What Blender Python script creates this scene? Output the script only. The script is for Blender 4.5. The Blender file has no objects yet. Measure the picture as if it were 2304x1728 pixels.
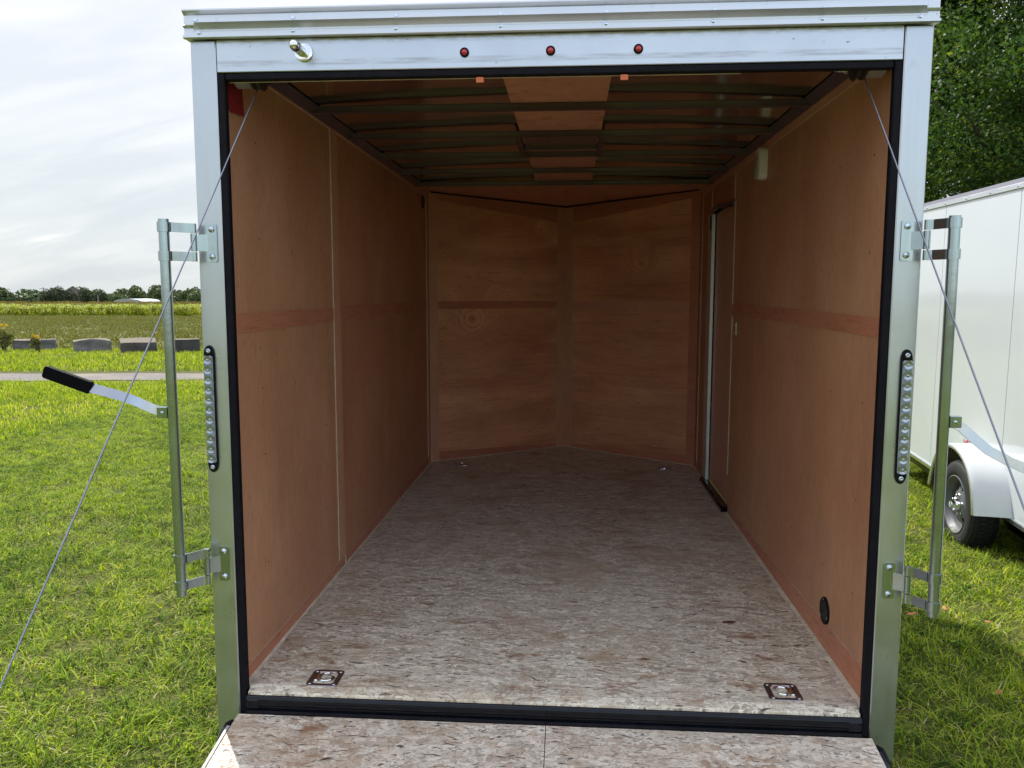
import bpy, bmesh, math, random
import numpy as np
from mathutils import Vector, Matrix
random.seed(7); rng = np.random.default_rng(7)
SC = bpy.context.scene
COL = SC.collection
R = math.radians

# ------------------------------------------------------------------ camera
W0, F0 = 2304.0, 1832.4
cam_d = bpy.data.cameras.new('camera'); cam = bpy.data.objects.new('camera', cam_d); COL.objects.link(cam)
cam_d.sensor_fit = 'HORIZONTAL'; cam_d.sensor_width = 36.0; cam_d.lens = 36.0 * F0 / W0
cam_d.clip_start = 0.02; cam_d.clip_end = 3000
yaw, pit, rol = -0.07256, -0.11057, 0.00109
fw = Vector((math.sin(yaw)*math.cos(pit), math.cos(yaw)*math.cos(pit), math.sin(pit)))
r0 = Vector((math.cos(yaw), -math.sin(yaw), 0)); u0 = r0.cross(fw)
rr = r0*math.cos(rol) + u0*math.sin(rol); uu = -r0*math.sin(rol) + u0*math.cos(rol)
cam.matrix_world = Matrix(((rr.x, uu.x, -fw.x, 0.06919), (rr.y, uu.y, -fw.y, -2.45052), (rr.z, uu.z, -fw.z, 1.27633), (0, 0, 0, 1)))
SC.camera = cam

# ------------------------------------------------------------------ sun, sky, exposure
SUN = Vector((-0.57*math.cos(R(50)), 0.82*math.cos(R(50)), math.sin(R(50)))).normalized()
sd = bpy.data.lights.new('sun', 'SUN'); sd.energy = 3.0; sd.angle = R(0.6); sd.color = (1.0, 0.965, 0.90)
sun = bpy.data.objects.new('sun', sd); COL.objects.link(sun)
sun.rotation_euler = SUN.to_track_quat('Z', 'Y').to_euler()
world = bpy.data.worlds.new('World'); SC.world = world; world.use_nodes = True
SC.view_settings.view_transform = 'Standard'
try: SC.view_settings.look = 'None'
except Exception: pass
SC.view_settings.gamma = 1; SC.view_settings.use_curve_mapping = False
SC.view_settings.exposure = 0.97
SC.cycles.use_denoising = True
SC.cycles.max_bounces = 10; SC.cycles.diffuse_bounces = 6; SC.cycles.glossy_bounces = 5
SC.cycles.transmission_bounces = 4; SC.cycles.transparent_max_bounces = 8
SC.cycles.sample_clamp_indirect = 6

class NT:
    def __init__(s, tree): s.t = tree; s.n = tree.nodes; s.l = tree.links
    def new(s, typ, props=None, **ins):
        nd = s.n.new(typ)
        for k, v in (props or {}).items(): setattr(nd, k, v)
        for k, v in ins.items(): s.set(nd, k, v)
        return nd
    def set(s, nd, k, v):
        key = int(k[1:]) if k[0] == 'i' and k[1:].isdigit() else k.replace('_', ' ')
        sock = nd.inputs[key]
        if isinstance(v, bpy.types.NodeSocket): s.l.new(v, sock)
        elif isinstance(v, bpy.types.Node): s.l.new(v.outputs[0], sock)
        else: sock.default_value = v
    def math(s, op, a, b=0.0, clamp=False):
        return s.new('ShaderNodeMath', {'operation': op, 'use_clamp': clamp}, i0=a, i1=b).outputs[0]
    def vmath(s, op, a, b=(0, 0, 0)):
        nd = s.new('ShaderNodeVectorMath', {'operation': op}, i0=a, i1=b)
        return nd.outputs['Value'] if op in ('DOT_PRODUCT', 'LENGTH', 'DISTANCE') else nd.outputs[0]
    def mix(s, f, a, b, blend='MIX'):
        nd = s.n.new('ShaderNodeMix'); nd.data_type = 'RGBA'; nd.blend_type = blend
        for i, v in ((0, f), (6, a), (7, b)):
            if isinstance(v, bpy.types.NodeSocket): s.l.new(v, nd.inputs[i])
            else: nd.inputs[i].default_value = v if i == 0 else (tuple(v) + (1,))[:4]
        return nd.outputs[2]
    def ramp(s, f, stops, interp='LINEAR'):
        nd = s.n.new('ShaderNodeValToRGB'); cr = nd.color_ramp; cr.interpolation = interp
        while len(cr.elements) < len(stops): cr.elements.new(0.5)
        for e, (p, c) in zip(cr.elements, stops):
            e.position = p; e.color = (tuple(c) + (1,))[:4] if hasattr(c, '__len__') else (c, c, c, 1)
        s.l.new(f, nd.inputs[0]); return nd.outputs[0]
    def rng(s, f, a, b, c, d):
        nd = s.new('ShaderNodeMapRange', {}, i0=f, i1=a, i2=b, i3=c, i4=d); return nd.outputs[0]
    def noise(s, vec, scale, detail=4, rough=0.5, dist=0.0):
        nd = s.new('ShaderNodeTexNoise', {}, Vector=vec, Scale=scale, Detail=detail, Roughness=rough, Distortion=dist); return nd.outputs[0]
    def mapv(s, vec, scale=(1, 1, 1), rot=(0, 0, 0), loc=(0, 0, 0)):
        return s.new('ShaderNodeMapping', {}, Vector=vec, Location=loc, Rotation=rot, Scale=scale).outputs[0]

# sky: physical sky with a wide sheet of thin cloud, thick towards the sun, broken behind the camera
w = NT(world.node_tree); w.n.clear()
wo = w.new('ShaderNodeOutputWorld'); bg = w.new('ShaderNodeBackground', {}, Strength=0.1); w.l.new(bg.outputs[0], wo.inputs[0])
sky = w.new('ShaderNodeTexSky'); sky.sky_type = 'NISHITA'; sky.sun_disc = False
sky.sun_elevation = R(50); sky.sun_rotation = math.atan2(SUN.x, SUN.y); sky.air_density = 1.0; sky.dust_density = 1.2; sky.altitude = 100
tc = w.new('ShaderNodeTexCoord')
dirv = tc.outputs['Generated']
sep = w.new('ShaderNodeSeparateXYZ', {}, i0=dirv)
zz = w.math('ADD', w.math('MAXIMUM', sep.outputs[2], 0.0), 0.42)
pl = w.new('ShaderNodeCombineXYZ', {}, i0=w.math('DIVIDE', sep.outputs[0], zz), i1=w.math('DIVIDE', sep.outputs[1], zz), i2=0.0).outputs[0]
m1 = w.mapv(pl, (0.8, 2.6, 1), (0, 0, R(12)), (3.1, 1.7, 0))
n1 = w.noise(m1, 1.3, 7, 0.55, 0.6)
n2 = w.noise(w.mapv(pl, (1.1, 3.4, 1), (0, 0, R(-4))), 2.3, 6, 0.55, 0.4)
cl = w.math('ADD', w.math('MULTIPLY', n1, 0.75), w.math('MULTIPLY', n2, 0.25))
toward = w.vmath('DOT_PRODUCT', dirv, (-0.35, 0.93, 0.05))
cover = w.math('ADD', cl, w.rng(toward, -0.9, 0.70, -0.02, 0.32))
cm = w.rng(cover, 0.42, 0.66, 0.22, 1.0)
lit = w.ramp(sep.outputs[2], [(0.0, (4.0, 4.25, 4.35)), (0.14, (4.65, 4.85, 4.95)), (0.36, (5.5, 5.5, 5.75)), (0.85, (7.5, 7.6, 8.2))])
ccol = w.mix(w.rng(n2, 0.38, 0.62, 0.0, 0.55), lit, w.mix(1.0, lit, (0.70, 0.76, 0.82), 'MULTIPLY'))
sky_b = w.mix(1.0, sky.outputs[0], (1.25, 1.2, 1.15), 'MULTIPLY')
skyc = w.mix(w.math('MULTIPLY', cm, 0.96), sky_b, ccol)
skyc = w.mix(1.0, skyc, w.ramp(w.rng(toward, -1.0, 0.6, 0.0, 1.0), [(0.0, (1.45, 1.48, 1.56)), (0.55, (1.2, 1.21, 1.24)), (1.0, (1.0, 1.0, 1.0))]), 'MULTIPLY')  # unseen sky behind the camera boosted to add light inside the trailer
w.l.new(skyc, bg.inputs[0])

# ------------------------------------------------------------------ material helpers
MATS = {}
def mat(name):
    m = bpy.data.materials.new(name); m.use_nodes = True; MATS[name] = m
    t = NT(m.node_tree); b = m.node_tree.nodes['Principled BSDF']
    return m, t, b
def objco(t): return t.new('ShaderNodeTexCoord').outputs['Object']
def bump(t, b, h, dist=0.002, strength=0.5):
    nd = t.new('ShaderNodeBump', {}, Height=h, Distance=dist, Strength=strength); t.l.new(nd.outputs[0], b.inputs['Normal'])
def simple(name, col, rough=0.5, metal=0.0, var=0.12, scale=14.0, rvar=0.12, bmp=0.0, coat=0.0, spec=None):
    m, t, b = mat(name); v = objco(t)
    n = t.noise(v, scale, 6, 0.6)
    c2 = tuple(max(0, x*(1-var)) for x in col); c3 = tuple(min(1, x*(1+var)) for x in col)
    t.l.new(t.mix(t.rng(n, 0.3, 0.7, 0, 1), c2, c3), b.inputs['Base Color'])
    n2 = t.noise(v, scale*2.7, 4, 0.6)
    t.l.new(t.rng(n2, 0.3, 0.7, max(0.02, rough-rvar), rough+rvar), b.inputs['Roughness'])
    b.inputs['Metallic'].default_value = metal
    if coat: b.inputs['Coat Weight'].default_value = coat; b.inputs['Coat Roughness'].default_value = 0.06
    if spec is not None: b.inputs['Specular IOR Level'].default_value = spec
    if bmp: bump(t, b, n2, 0.002, bmp)
    return m

def metal_sheet(name, col, rough, smear=True, brush=(1, 1, 1), bmp=0.15):
    m, t, b = mat(name); v = objco(t)
    fine = t.noise(t.mapv(v, brush), 60, 5, 0.6)
    big = t.noise(v, 5.5, 5, 0.6)
    c = t.mix(t.rng(big, 0.35, 0.7, 0, 1), tuple(x*0.9 for x in col), col)
    if smear:
        s1 = t.noise(t.mapv(v, (9, 9, 3.2)), 3.0, 6, 0.7, 0.6)
        c = t.mix(t.rng(s1, 0.62, 0.76, 0, 0.28), c, (0.26, 0.26, 0.27))
        s2 = t.noise(t.mapv(v, (30, 30, 16)), 1.5, 3, 0.7)
        c = t.mix(t.rng(s2, 0.73, 0.77, 0, 0.7), c, (0.12, 0.12, 0.13))
    t.l.new(c, b.inputs['Base Color'])
    b.inputs['Metallic'].default_value = 0.92
    t.l.new(t.rng(t.math('ADD', t.math('MULTIPLY', fine, 0.4), t.math('MULTIPLY', big, 0.6)), 0.3, 0.7, rough-0.07, rough+0.1), b.inputs['Roughness'])
    bump(t, b, t.math('ADD', t.math('MULTIPLY', fine, 0.15), big), 0.004, bmp)
    return m

# header sheet has a scuffed band along its lower half
M_post = metal_sheet('aluminium_post', (0.53, 0.55, 0.56), 0.30, True, (1, 1, 0.05))
def header_mat():
    m, t, b = mat('aluminium_header'); v = objco(t)
    sp = t.new('ShaderNodeSeparateXYZ', {}, i0=v)
    big = t.noise(v, 5.0, 5, 0.6); fine = t.noise(t.mapv(v, (0.3, 1, 1)), 60, 4, 0.6)
    c = t.mix(t.rng(big, 0.3, 0.7, 0, 1), (0.50, 0.52, 0.54), (0.56, 0.58, 0.595))
    z = sp.outputs[2]
    band = t.math('MULTIPLY', t.rng(z, 2.446, 2.450, 0, 1), t.rng(z, 2.462, 2.467, 1, 0))
    nn = t.noise(t.mapv(v, (4, 6, 50)), 2.2, 4, 0.6)
    c = t.mix(t.math('MULTIPLY', band, t.rng(nn, 0.42, 0.62, 0.1, 0.75)), c, (0.33, 0.32, 0.31))
    top = t.rng(z, 2.505, 2.524, 0, 1)
    c = t.mix(t.math('MULTIPLY', top, t.rng(t.noise(t.mapv(v, (9, 1, 30)), 3, 5, 0.7), 0.4, 0.6, 0, 0.7)), c, (0.25, 0.21, 0.15))
    fl = t.noise(t.mapv(v, (22, 22, 60)), 1.6, 2, 0.5)
    c = t.mix(t.rng(fl, 0.72, 0.76, 0, 0.8), c, (0.10, 0.10, 0.11))
    t.l.new(c, b.inputs['Base Color']); b.inputs['Metallic'].default_value = 0.9
    t.l.new(t.rng(fine, 0.3, 0.7, 0.28, 0.34), b.inputs['Roughness'])
    bump(t, b, big, 0.004, 0.05); return m
M_header = header_mat()
M_rail = metal_sheet('aluminium_rail', (0.66, 0.67, 0.68), 0.36, True, (0.05, 1, 1))
M_zinc = metal_sheet('zinc_plated_steel', (0.34, 0.40, 0.41), 0.15, True, (1, 1, 0.08), 0.25)
M_bright = metal_sheet('bright_steel_strap', (0.42, 0.43, 0.45), 0.10, False, (1, 1, 1), 0.1)
M_chrome = simple('chrome', (0.75, 0.75, 0.76), 0.07, 1.0, 0.05, 20, 0.03)
M_screw = simple('screw_steel', (0.55, 0.60, 0.66), 0.24, 1.0, 0.2, 60, 0.08)
M_black = simple('black_painted_steel', (0.004, 0.0045, 0.008), 0.13, 0.0, 0.5, 30, 0.06, 0.0, 0.0, 0.28)
M_rubber = simple('black_rubber', (0.007, 0.006, 0.009), 0.6, 0.0, 0.3, 30, 0.1, 0, 0, 0.12)
M_grip = simple('black_vinyl_grip', (0.002, 0.002, 0.003), 0.7, 0.0, 0.3, 30, 0.1, 0, 0, 0.08)
M_bow = simple('dark_roof_bow', (0.125, 0.098, 0.125), 0.36, 0.6, 0.15, 3, 0.05)
M_cable = metal_sheet('wire_rope', (0.26, 0.28, 0.33), 0.40, False, (1, 1, 1), 0.1)
M_white = simple('white_plastic', (0.62, 0.60, 0.52), 0.4, 0.0, 0.05, 10, 0.05)
M_lens = simple('dull_lens', (0.30, 0.28, 0.22), 0.35, 0.0, 0.1, 30, 0.05)
M_red = simple('red_lens', (0.45, 0.012, 0.014), 0.12, 0.0, 0.3, 50, 0.05, 0, 0.6)
M_redtag = simple('red_fabric', (0.22, 0.008, 0.014), 0.6, 0.0, 0.15, 30, 0.1)
M_orange = simple('orange_plastic', (0.55, 0.13, 0.04), 0.5, 0.0, 0.1, 30, 0.1)
M_led = simple('led_reflector', (0.36, 0.39, 0.44), 0.14, 0.85, 0.15, 90, 0.08, 0.2)
M_ledbase = simple('smoked_clear_lens', (0.20, 0.23, 0.26), 0.10, 0.0, 0.3, 40, 0.05, 0.1, 0.8)
M_pale = simple('pale_cut_edge', (0.50, 0.40, 0.29), 0.7, 0.0, 0.2, 40, 0.1)
M_caulk = simple('pale_floor_gap', (0.62, 0.56, 0.42), 0.8, 0.0, 0.25, 25, 0.1)
M_jamb = metal_sheet('door_jamb_aluminium', (0.66, 0.68, 0.66), 0.45, True, (1, 1, 0.1))
M_edge = simple('grey_painted_edge', (0.30, 0.29, 0.30), 0.5)
M_dark_under = simple('dark_underside', (0.01, 0.01, 0.01), 0.8)

# ------------------------------------------------------------------ plywood
def plywood(name, dark, light, axis='z', knots=(), gscale=1.0, rough=0.42):
    """thin tropical plywood: blotchy brown with fine stretched pores; knots = (centre in object space, radius)"""
    m, t, b = mat(name); v = objco(t)
    rnd = random.Random(name)
    off = (rnd.uniform(-9, 9), rnd.uniform(-9, 9), rnd.uniform(-9, 9))
    sc = {'z': (2.2, 2.2, 0.9), 'h': (0.5, 0.5, 3.4)}[axis]
    vv = t.mapv(v, sc, (0.06, 0.05, 0), off)
    if knots:
        for kc, kr in knots:
            d = t.vmath('SUBTRACT', v, kc); dl = t.vmath('LENGTH', d)
            push = t.rng(dl, 0, kr*3.2, 0.9, 0.0)
            vv = t.vmath('ADD', vv, t.new('ShaderNodeCombineXYZ', {}, i0=0.0, i1=0.0, i2=push).outputs[0])
    blot = t.noise(vv, 1.1*gscale, 5, 0.6, 0.5)
    big = t.noise(t.mapv(v, (1, 1, 1), (0, 0, 0), off), 1.3, 3, 0.5)
    f = t.math('ADD', t.math('MULTIPLY', blot, 0.6), t.math('MULTIPLY', big, 0.4))
    c = t.mix(t.rng(f, *((0.30, 0.70) if axis == 'z' else (0.38, 0.62)), 0, 1), dark, light)
    hue = t.noise(t.mapv(v, (1, 1, 1), (0, 0, 0), off), 2.4, 3, 0.5)
    c = t.mix(t.rng(hue, 0.4, 0.7, 0, 0.35), c, (light[0]*0.85, light[1]*0.62, light[2]*0.55))
    gs = {'z': (95, 95, 16), 'h': (12, 12, 110)}[axis]
    pores = t.noise(t.mapv(vv if knots and axis == 'h' else v, tuple(g/ (3.4 if (knots and axis == 'h') else 1) for g in gs), (0.05, 0.04, 0)), 1.0, 4, 0.65)
    fk = t.noise(t.mapv(v, {'z': (30, 30, 46), 'h': (16, 16, 90)}[axis], (R(38) if axis == 'z' else 0.1, 0.1, 0.1), off), 1.0, 4, 0.7, 0.8)
    c = t.mix(t.rng(fk, 0.58, 0.70, 0, 0.32 if axis == 'z' else 0.75), c, tuple(x*0.5 for x in dark))
    c = t.mix(t.rng(fk, 0.28, 0.40, 0.16, 0), c, tuple(min(1, x*1.2) for x in light))
    c = t.mix(t.rng(pores, 0.56, 0.74, 0, 0.34 if axis == 'z' else 0.55), c, (dark[0]*0.42, dark[1]*0.38, dark[2]*0.36))
    pores2 = t.noise(t.mapv(v, tuple(g*0.35 for g in gs), (0.1, 0, 0), off), 1.0, 3, 0.6)
    c = t.mix(t.rng(pores2, 0.54, 0.76, 0, 0.18), c, tuple(min(1, x*1.25) for x in light))
    for kc, kr in knots:
        dv = t.vmath('SUBTRACT', v, kc)
        dv = t.mapv(dv, (1, 1, 1.12))
        dl = t.math('ADD', t.vmath('LENGTH', dv), t.math('MULTIPLY', t.math('SUBTRACT', t.noise(v, 9, 3, 0.5), 0.5), kr*0.5))
        ring = t.math('SINE', t.math('MULTIPLY', dl, 26.0/kr*0.55))
        msk = t.rng(dl, kr*0.75, kr*1.7, 1.0, 0.0)
        c = t.mix(t.math('MULTIPLY', msk, t.rng(ring, -0.4, 1, 0, 0.65)), c, (light[0]*1.15, light[1]*1.05, light[2]))
        c = t.mix(t.rng(dl, 0.0, kr*0.35, 0.7, 0.0), c, tuple(x*0.55 for x in dark))
    sp = t.noise(v, 55, 2, 0.5)
    c = t.mix(t.rng(sp, 0.76, 0.80, 0, 0.6), c, tuple(min(1, x*1.7) for x in light))
    t.l.new(c, b.inputs['Base Color'])
    t.l.new(t.rng(pores, 0.3, 0.7, rough-0.08, rough+0.14), b.inputs['Roughness'])
    b.inputs['Specular IOR Level'].default_value = 0.4
    bump(t, b, t.math('ADD', t.math('MULTIPLY', pores, -0.6), t.math('MULTIPLY', blot, 0.3)), 0.0008, 0.5)
    return m
P_D, P_L = (0.37, 0.165, 0.088), (0.57, 0.31, 0.178)
M_ply_a = plywood('plywood_brown', P_D, P_L, 'z', [((0.995, 0.68, 1.367+0.5), 0.035)])
M_ply_b = plywood('plywood_brown_deep', (0.37, 0.155, 0.082), (0.56, 0.285, 0.160), 'z')
M_ply_red = plywood('plywood_red_batten', (0.40, 0.150, 0.085), (0.52, 0.220, 0.128), 'h')
M_ply_batten = plywood('plywood_pale_batten', (0.46, 0.225, 0.135), (0.62, 0.33, 0.20), 'z')
M_ply_nl = plywood('plywood_nose_left', (0.42, 0.175, 0.088), (0.76, 0.40, 0.22), 'h', [((-0.70, 3.82, 1.085+0.5), 0.10), ((-0.18, 4.19, 1.79+0.5), 0.05)])
M_ply_nr = plywood('plywood_nose_right', (0.42, 0.175, 0.088), (0.76, 0.40, 0.22), 'h', [((0.599, 3.899, 1.502+0.5), 0.055)])
M_ply_door = plywood('plywood_door', (0.46, 0.235, 0.15), (0.60, 0.33, 0.22), 'z')
M_ply_ceil = plywood('plywood_ceiling', (0.52, 0.235, 0.145), (0.66, 0.32, 0.20), 'h')

# ------------------------------------------------------------------ strand board
def osb(name, base_l, base_d, warm, flk=0.75):
    m, t, b = mat(name); v = objco(t)
    mask = t.noise(v, 30, 2, 0.5, 1.2); mask2 = t.noise(t.mapv(v, (1, 1, 1), (0, 0, 0), (5, 3, 1)), 26, 2, 0.5, 1.2)
    lay = []
    for k, (ang, a, bb) in enumerate(((8, 15, 52), (63, 16, 46), (118, 17, 50))):
        wv = t.noise(t.mapv(v, (1, 1, 1), (0, 0, 0), (k*3.3, 0, 0)), 6, 2, 0.5)
        off = t.new('ShaderNodeCombineXYZ', {}, i0=t.math('MULTIPLY', wv, 0.10), i1=t.math('MULTIPLY', wv, -0.08), i2=0.0).outputs[0]
        q = t.mapv(t.vmath('ADD', v, off), (a, bb, 1), (0, 0, R(ang)), (k*7.1, k*2.7, 0))
        vo = t.new('ShaderNodeTexVoronoi', {'voronoi_dimensions': '2D'}, Vector=q, Scale=1.0, Randomness=1.0)
        cs = t.new('ShaderNodeSeparateColor', {}, i0=vo.outputs['Color'])
        ed = t.new('ShaderNodeTexVoronoi', {'voronoi_dimensions': '2D', 'feature': 'DISTANCE_TO_EDGE'}, Vector=q, Scale=1.0, Randomness=1.0)
        lay.append((cs.outputs[0], ed.outputs['Distance'], cs.outputs[1]))
    def pick(i):
        s1 = t.rng(mask, 0.49, 0.51, 0, 1); s2 = t.rng(mask2, 0.52, 0.54, 0, 1)
        x = t.math('ADD', t.math('MULTIPLY', lay[0][i], t.math('SUBTRACT', 1.0, s1)), t.math('MULTIPLY', lay[1][i], s1))
        return t.math('ADD', t.math('MULTIPLY', x, t.math('SUBTRACT', 1.0, s2)), t.math('MULTIPLY', lay[2][i], s2))
    tone, edge, tone2 = pick(0), pick(1), pick(2)
    c = t.mix(t.rng(tone, 0, 1, 0, 1), base_d, base_l)
    c = t.mix(t.rng(tone2, 0.70, 1.0, 0, 0.5), c, warm)
    fib = t.noise(t.mapv(v, (40, 260, 1), (0, 0, R(15))), 1.0, 3, 0.6)
    c = t.mix(t.rng(fib, 0.5, 0.8, 0, 0.3), c, tuple(x*0.5 for x in base_d))
    c = t.mix(t.rng(edge, 0.0, 0.045, 0.55, 0.0), c, tuple(x*0.28 for x in base_d))
    for ang, s, th in ((25, (16, 90, 1), 0.64), (-50, (18, 96, 1), 0.65), (80, (20, 100, 1), 0.655), (0, (26, 150, 1), 0.63), (55, (30, 140, 1), 0.635), (-20, (22, 110, 1), 0.64)):
        fl = t.noise(t.mapv(v, s, (0, 0, R(ang)), (ang, 2, 0)), 1.0, 3, 0.6, 1.6)
        c = t.mix(t.rng(fl, th, th+0.03, 0, flk), c, (0.05, 0.030, 0.022))
    for ang, sx, sy, th in ((20, 17, 95, .945), (-35, 16, 90, .955), (5, 9, 54, .975), (70, 18, 85, .955)):
        wv = t.noise(v, 5, 2, 0.5); off = t.new('ShaderNodeCombineXYZ', {}, i0=t.math('MULTIPLY', wv, 0.2), i1=t.math('MULTIPLY', wv, -0.16), i2=0.0).outputs[0]
        vo = t.new('ShaderNodeTexVoronoi', {'voronoi_dimensions': '2D'}, Vector=t.mapv(t.vmath('ADD', v, off), (sx, sy, 1), (0, 0, R(ang)), (ang*1.3, 4, 0)), Scale=1.0, Randomness=1.0)
        r_ = t.new('ShaderNodeSeparateColor', {}, i0=vo.outputs['Color']).outputs[0]
        msk = t.math('MULTIPLY', t.rng(r_, th, th+0.01, 0, 1), t.rng(vo.outputs['Distance'], 0.16, 0.30, 0.9, 0))
        c = t.mix(msk, c, (0.045, 0.028, 0.020))
    st = t.noise(v, 2.6, 5, 0.65, 0.6)
    c = t.mix(t.rng(st, 0.50, 0.68, 0, 0.62), c, (base_d[0]*0.80, base_d[1]*0.62, base_d[2]*0.45))
    st2 = t.noise(t.mapv(v, (2.6, 6, 1), (0, 0, 0), (4, 1, 0)), 1.6, 5, 0.7, 0.8)
    st3 = t.noise(v, 13, 4, 0.7, 0.8)
    c = t.mix(t.math('MULTIPLY', t.rng(st2, 0.52, 0.66, 0, 0.9), t.rng(st3, 0.42, 0.56, 0, 1)), c, (0.24, 0.115, 0.055))
    dust = t.noise(v, 1.1, 4, 0.6)
    c = t.mix(t.rng(dust, 0.45, 0.65, 0, 0.2), c, (0.76, 0.72, 0.61))
    t.l.new(c, b.inputs['Base Color']); t.l.new(t.rng(tone, 0, 1, 0.42, 0.62), b.inputs['Roughness'])
    b.inputs['Specular IOR Level'].default_value = 0.45
    bump(t, b, t.math('ADD', t.math('MULTIPLY', tone, 0.5), t.math('MULTIPLY', t.rng(edge, 0, 0.06, 0, 1), 0.6)), 0.0015, 0.6)
    return m
M_osb = osb('strand_board_floor', (0.86, 0.79, 0.64), (0.46, 0.395, 0.30), (0.56, 0.42, 0.27), 0.72)
M_osb_r = osb('strand_board_ramp', (0.76, 0.67, 0.55), (0.42, 0.34, 0.26), (0.50, 0.32, 0.20), 0.85)

def roof_skin():
    m, t, b = mat('glossy_roof_skin'); v = objco(t)
    n = t.noise(v, 1.6, 3, 0.5)
    t.l.new(t.mix(t.rng(n, 0.3, 0.7, 0, 1), (0.54, 0.50, 0.50), (0.60, 0.555, 0.55)), b.inputs['Base Color'])
    b.inputs['Metallic'].default_value = 1.0; b.inputs['Roughness'].default_value = 0.13
    bump(t, b, t.noise(t.mapv(v, (1, 3, 1)), 1.4, 2, 0.5), 0.03, 0.25)
    return m
M_roof = roof_skin()

# ------------------------------------------------------------------ mesh builder
class MB:
    def __init__(s): s.v = []; s.f = []; s.mi = []; s.cur = 0
    def add(s, vs, fs):
        o = len(s.v); s.v += [tuple(p) for p in vs]; s.f += [tuple(o+i for i in f) for f in fs]; s.mi += [s.cur]*len(fs); return s
    def box(s, x0, x1, y0, y1, z0, z1, c=0.0):
        if c <= 0:
            vs = [(x, y, z) for x in (x0, x1) for y in (y0, y1) for z in (z0, z1)]
            return s.add(vs, [(0, 1, 3, 2), (4, 6, 7, 5), (0, 4, 5, 1), (2, 3, 7, 6), (0, 2, 6, 4), (1, 5, 7, 3)])
        bm = bmesh.new(); bmesh.ops.create_cube(bm, size=1)
        for vv in bm.verts: vv.co = Vector(((x0+x1)/2+vv.co.x*(x1-x0), (y0+y1)/2+vv.co.y*(y1-y0), (z0+z1)/2+vv.co.z*(z1-z0)))
        bmesh.ops.bevel(bm, geom=list(bm.edges), offset=c, segments=1, affect='EDGES', profile=0.5)
        bm.verts.index_update(); s.add([vv.co[:] for vv in bm.verts], [[q.index for q in f.verts] for f in bm.faces]); bm.free(); return s
    def quad(s, *p): return s.add(p, [tuple(range(len(p)))])
    def cyl(s, p0, p1, r, n=16, r2=None, cap=True):
        p0, p1 = Vector(p0), Vector(p1); r2 = r if r2 is None else r2
        d = (p1-p0).normalized(); a = d.orthogonal().normalized(); b = d.cross(a)
        vs = []
        for p, q in ((p0, r), (p1, r2)):
            for i in range(n):
                t = 2*math.pi*i/n; vs.append(p+(a*math.cos(t)+b*math.sin(t))*q)
        fs = [(i, (i+1) % n, n+(i+1) % n, n+i) for i in range(n)]
        if cap: fs += [tuple(range(n-1, -1, -1)), tuple(range(n, 2*n))]
        return s.add(vs, fs)
    def lathe(s, c, axis, prof, n=24):
        """prof: (along, radius) from start; closed at ends if radius 0"""
        c = Vector(c); d = Vector(axis).normalized(); a = d.orthogonal().normalized(); b = d.cross(a)
        vs = []; fs = []
        for (h, r) in prof:
            for i in range(n):
                t = 2*math.pi*i/n; vs.append(c+d*h+(a*math.cos(t)+b*math.sin(t))*max(r, 1e-5))
        for k in range(len(prof)-1):
            for i in range(n): fs.append((k*n+i, k*n+(i+1) % n, (k+1)*n+(i+1) % n, (k+1)*n+i))
        return s.add(vs, fs)
    def tube(s, pts, r, n=8):
        pts = [Vector(p) for p in pts]; vs = []; fs = []; a = None
        for k, p in enumerate(pts):
            d = (pts[min(k+1, len(pts)-1)]-pts[max(k-1, 0)]).normalized()
            a = d.orthogonal().normalized() if a is None else (a-d*a.dot(d)).normalized()
            b = d.cross(a); rad = r[k] if hasattr(r, '__len__') else r
            for i in range(n):
                t = 2*math.pi*i/n; vs.append(p+(a*math.cos(t)+b*math.sin(t))*rad)
        for k in range(len(pts)-1):
            for i in range(n): fs.append((k*n+i, k*n+(i+1) % n, (k+1)*n+(i+1) % n, (k+1)*n+i))
        fs += [tuple(range(n-1, -1, -1)), tuple(range((len(pts)-1)*n, len(pts)*n))]
        return s.add(vs, fs)
    def extrude(s, poly, d):
        """poly: list of 3D points of a planar outline, d: vector"""
        n = len(poly); d = Vector(d); P = [Vector(p) for p in poly]
        return s.add(P+[p+d for p in P], [tuple(range(n-1, -1, -1)), tuple(range(n, 2*n))]+[(i, (i+1) % n, n+(i+1) % n, n+i) for i in range(n)])
    def strap(s, pts, wvec, th):
        """flat bar: centre line pts, width vector, thickness along cross direction"""
        pts = [Vector(p) for p in pts]; vs = []; fs = []
        for k, p in enumerate(pts):
            wv = Vector(wvec[k]) if hasattr(wvec[0], '__len__') else Vector(wvec)
            d = (pts[min(k+1, len(pts)-1)]-pts[max(k-1, 0)]).normalized(); nn = d.cross(wv.normalized()).normalized()*th/2
            ww = nn.cross(d).normalized()*wv.length/2
            vs += [p+ww+nn, p-ww+nn, p-ww-nn, p+ww-nn]
        for k in range(len(pts)-1):
            for i in range(4): fs.append((4*k+i, 4*k+(i+1) % 4, 4*k+4+(i+1) % 4, 4*k+4+i))
        fs += [(3, 2, 1, 0), tuple(4*(len(pts)-1)+i for i in range(4))]
        return s.add(vs, fs)

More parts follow.
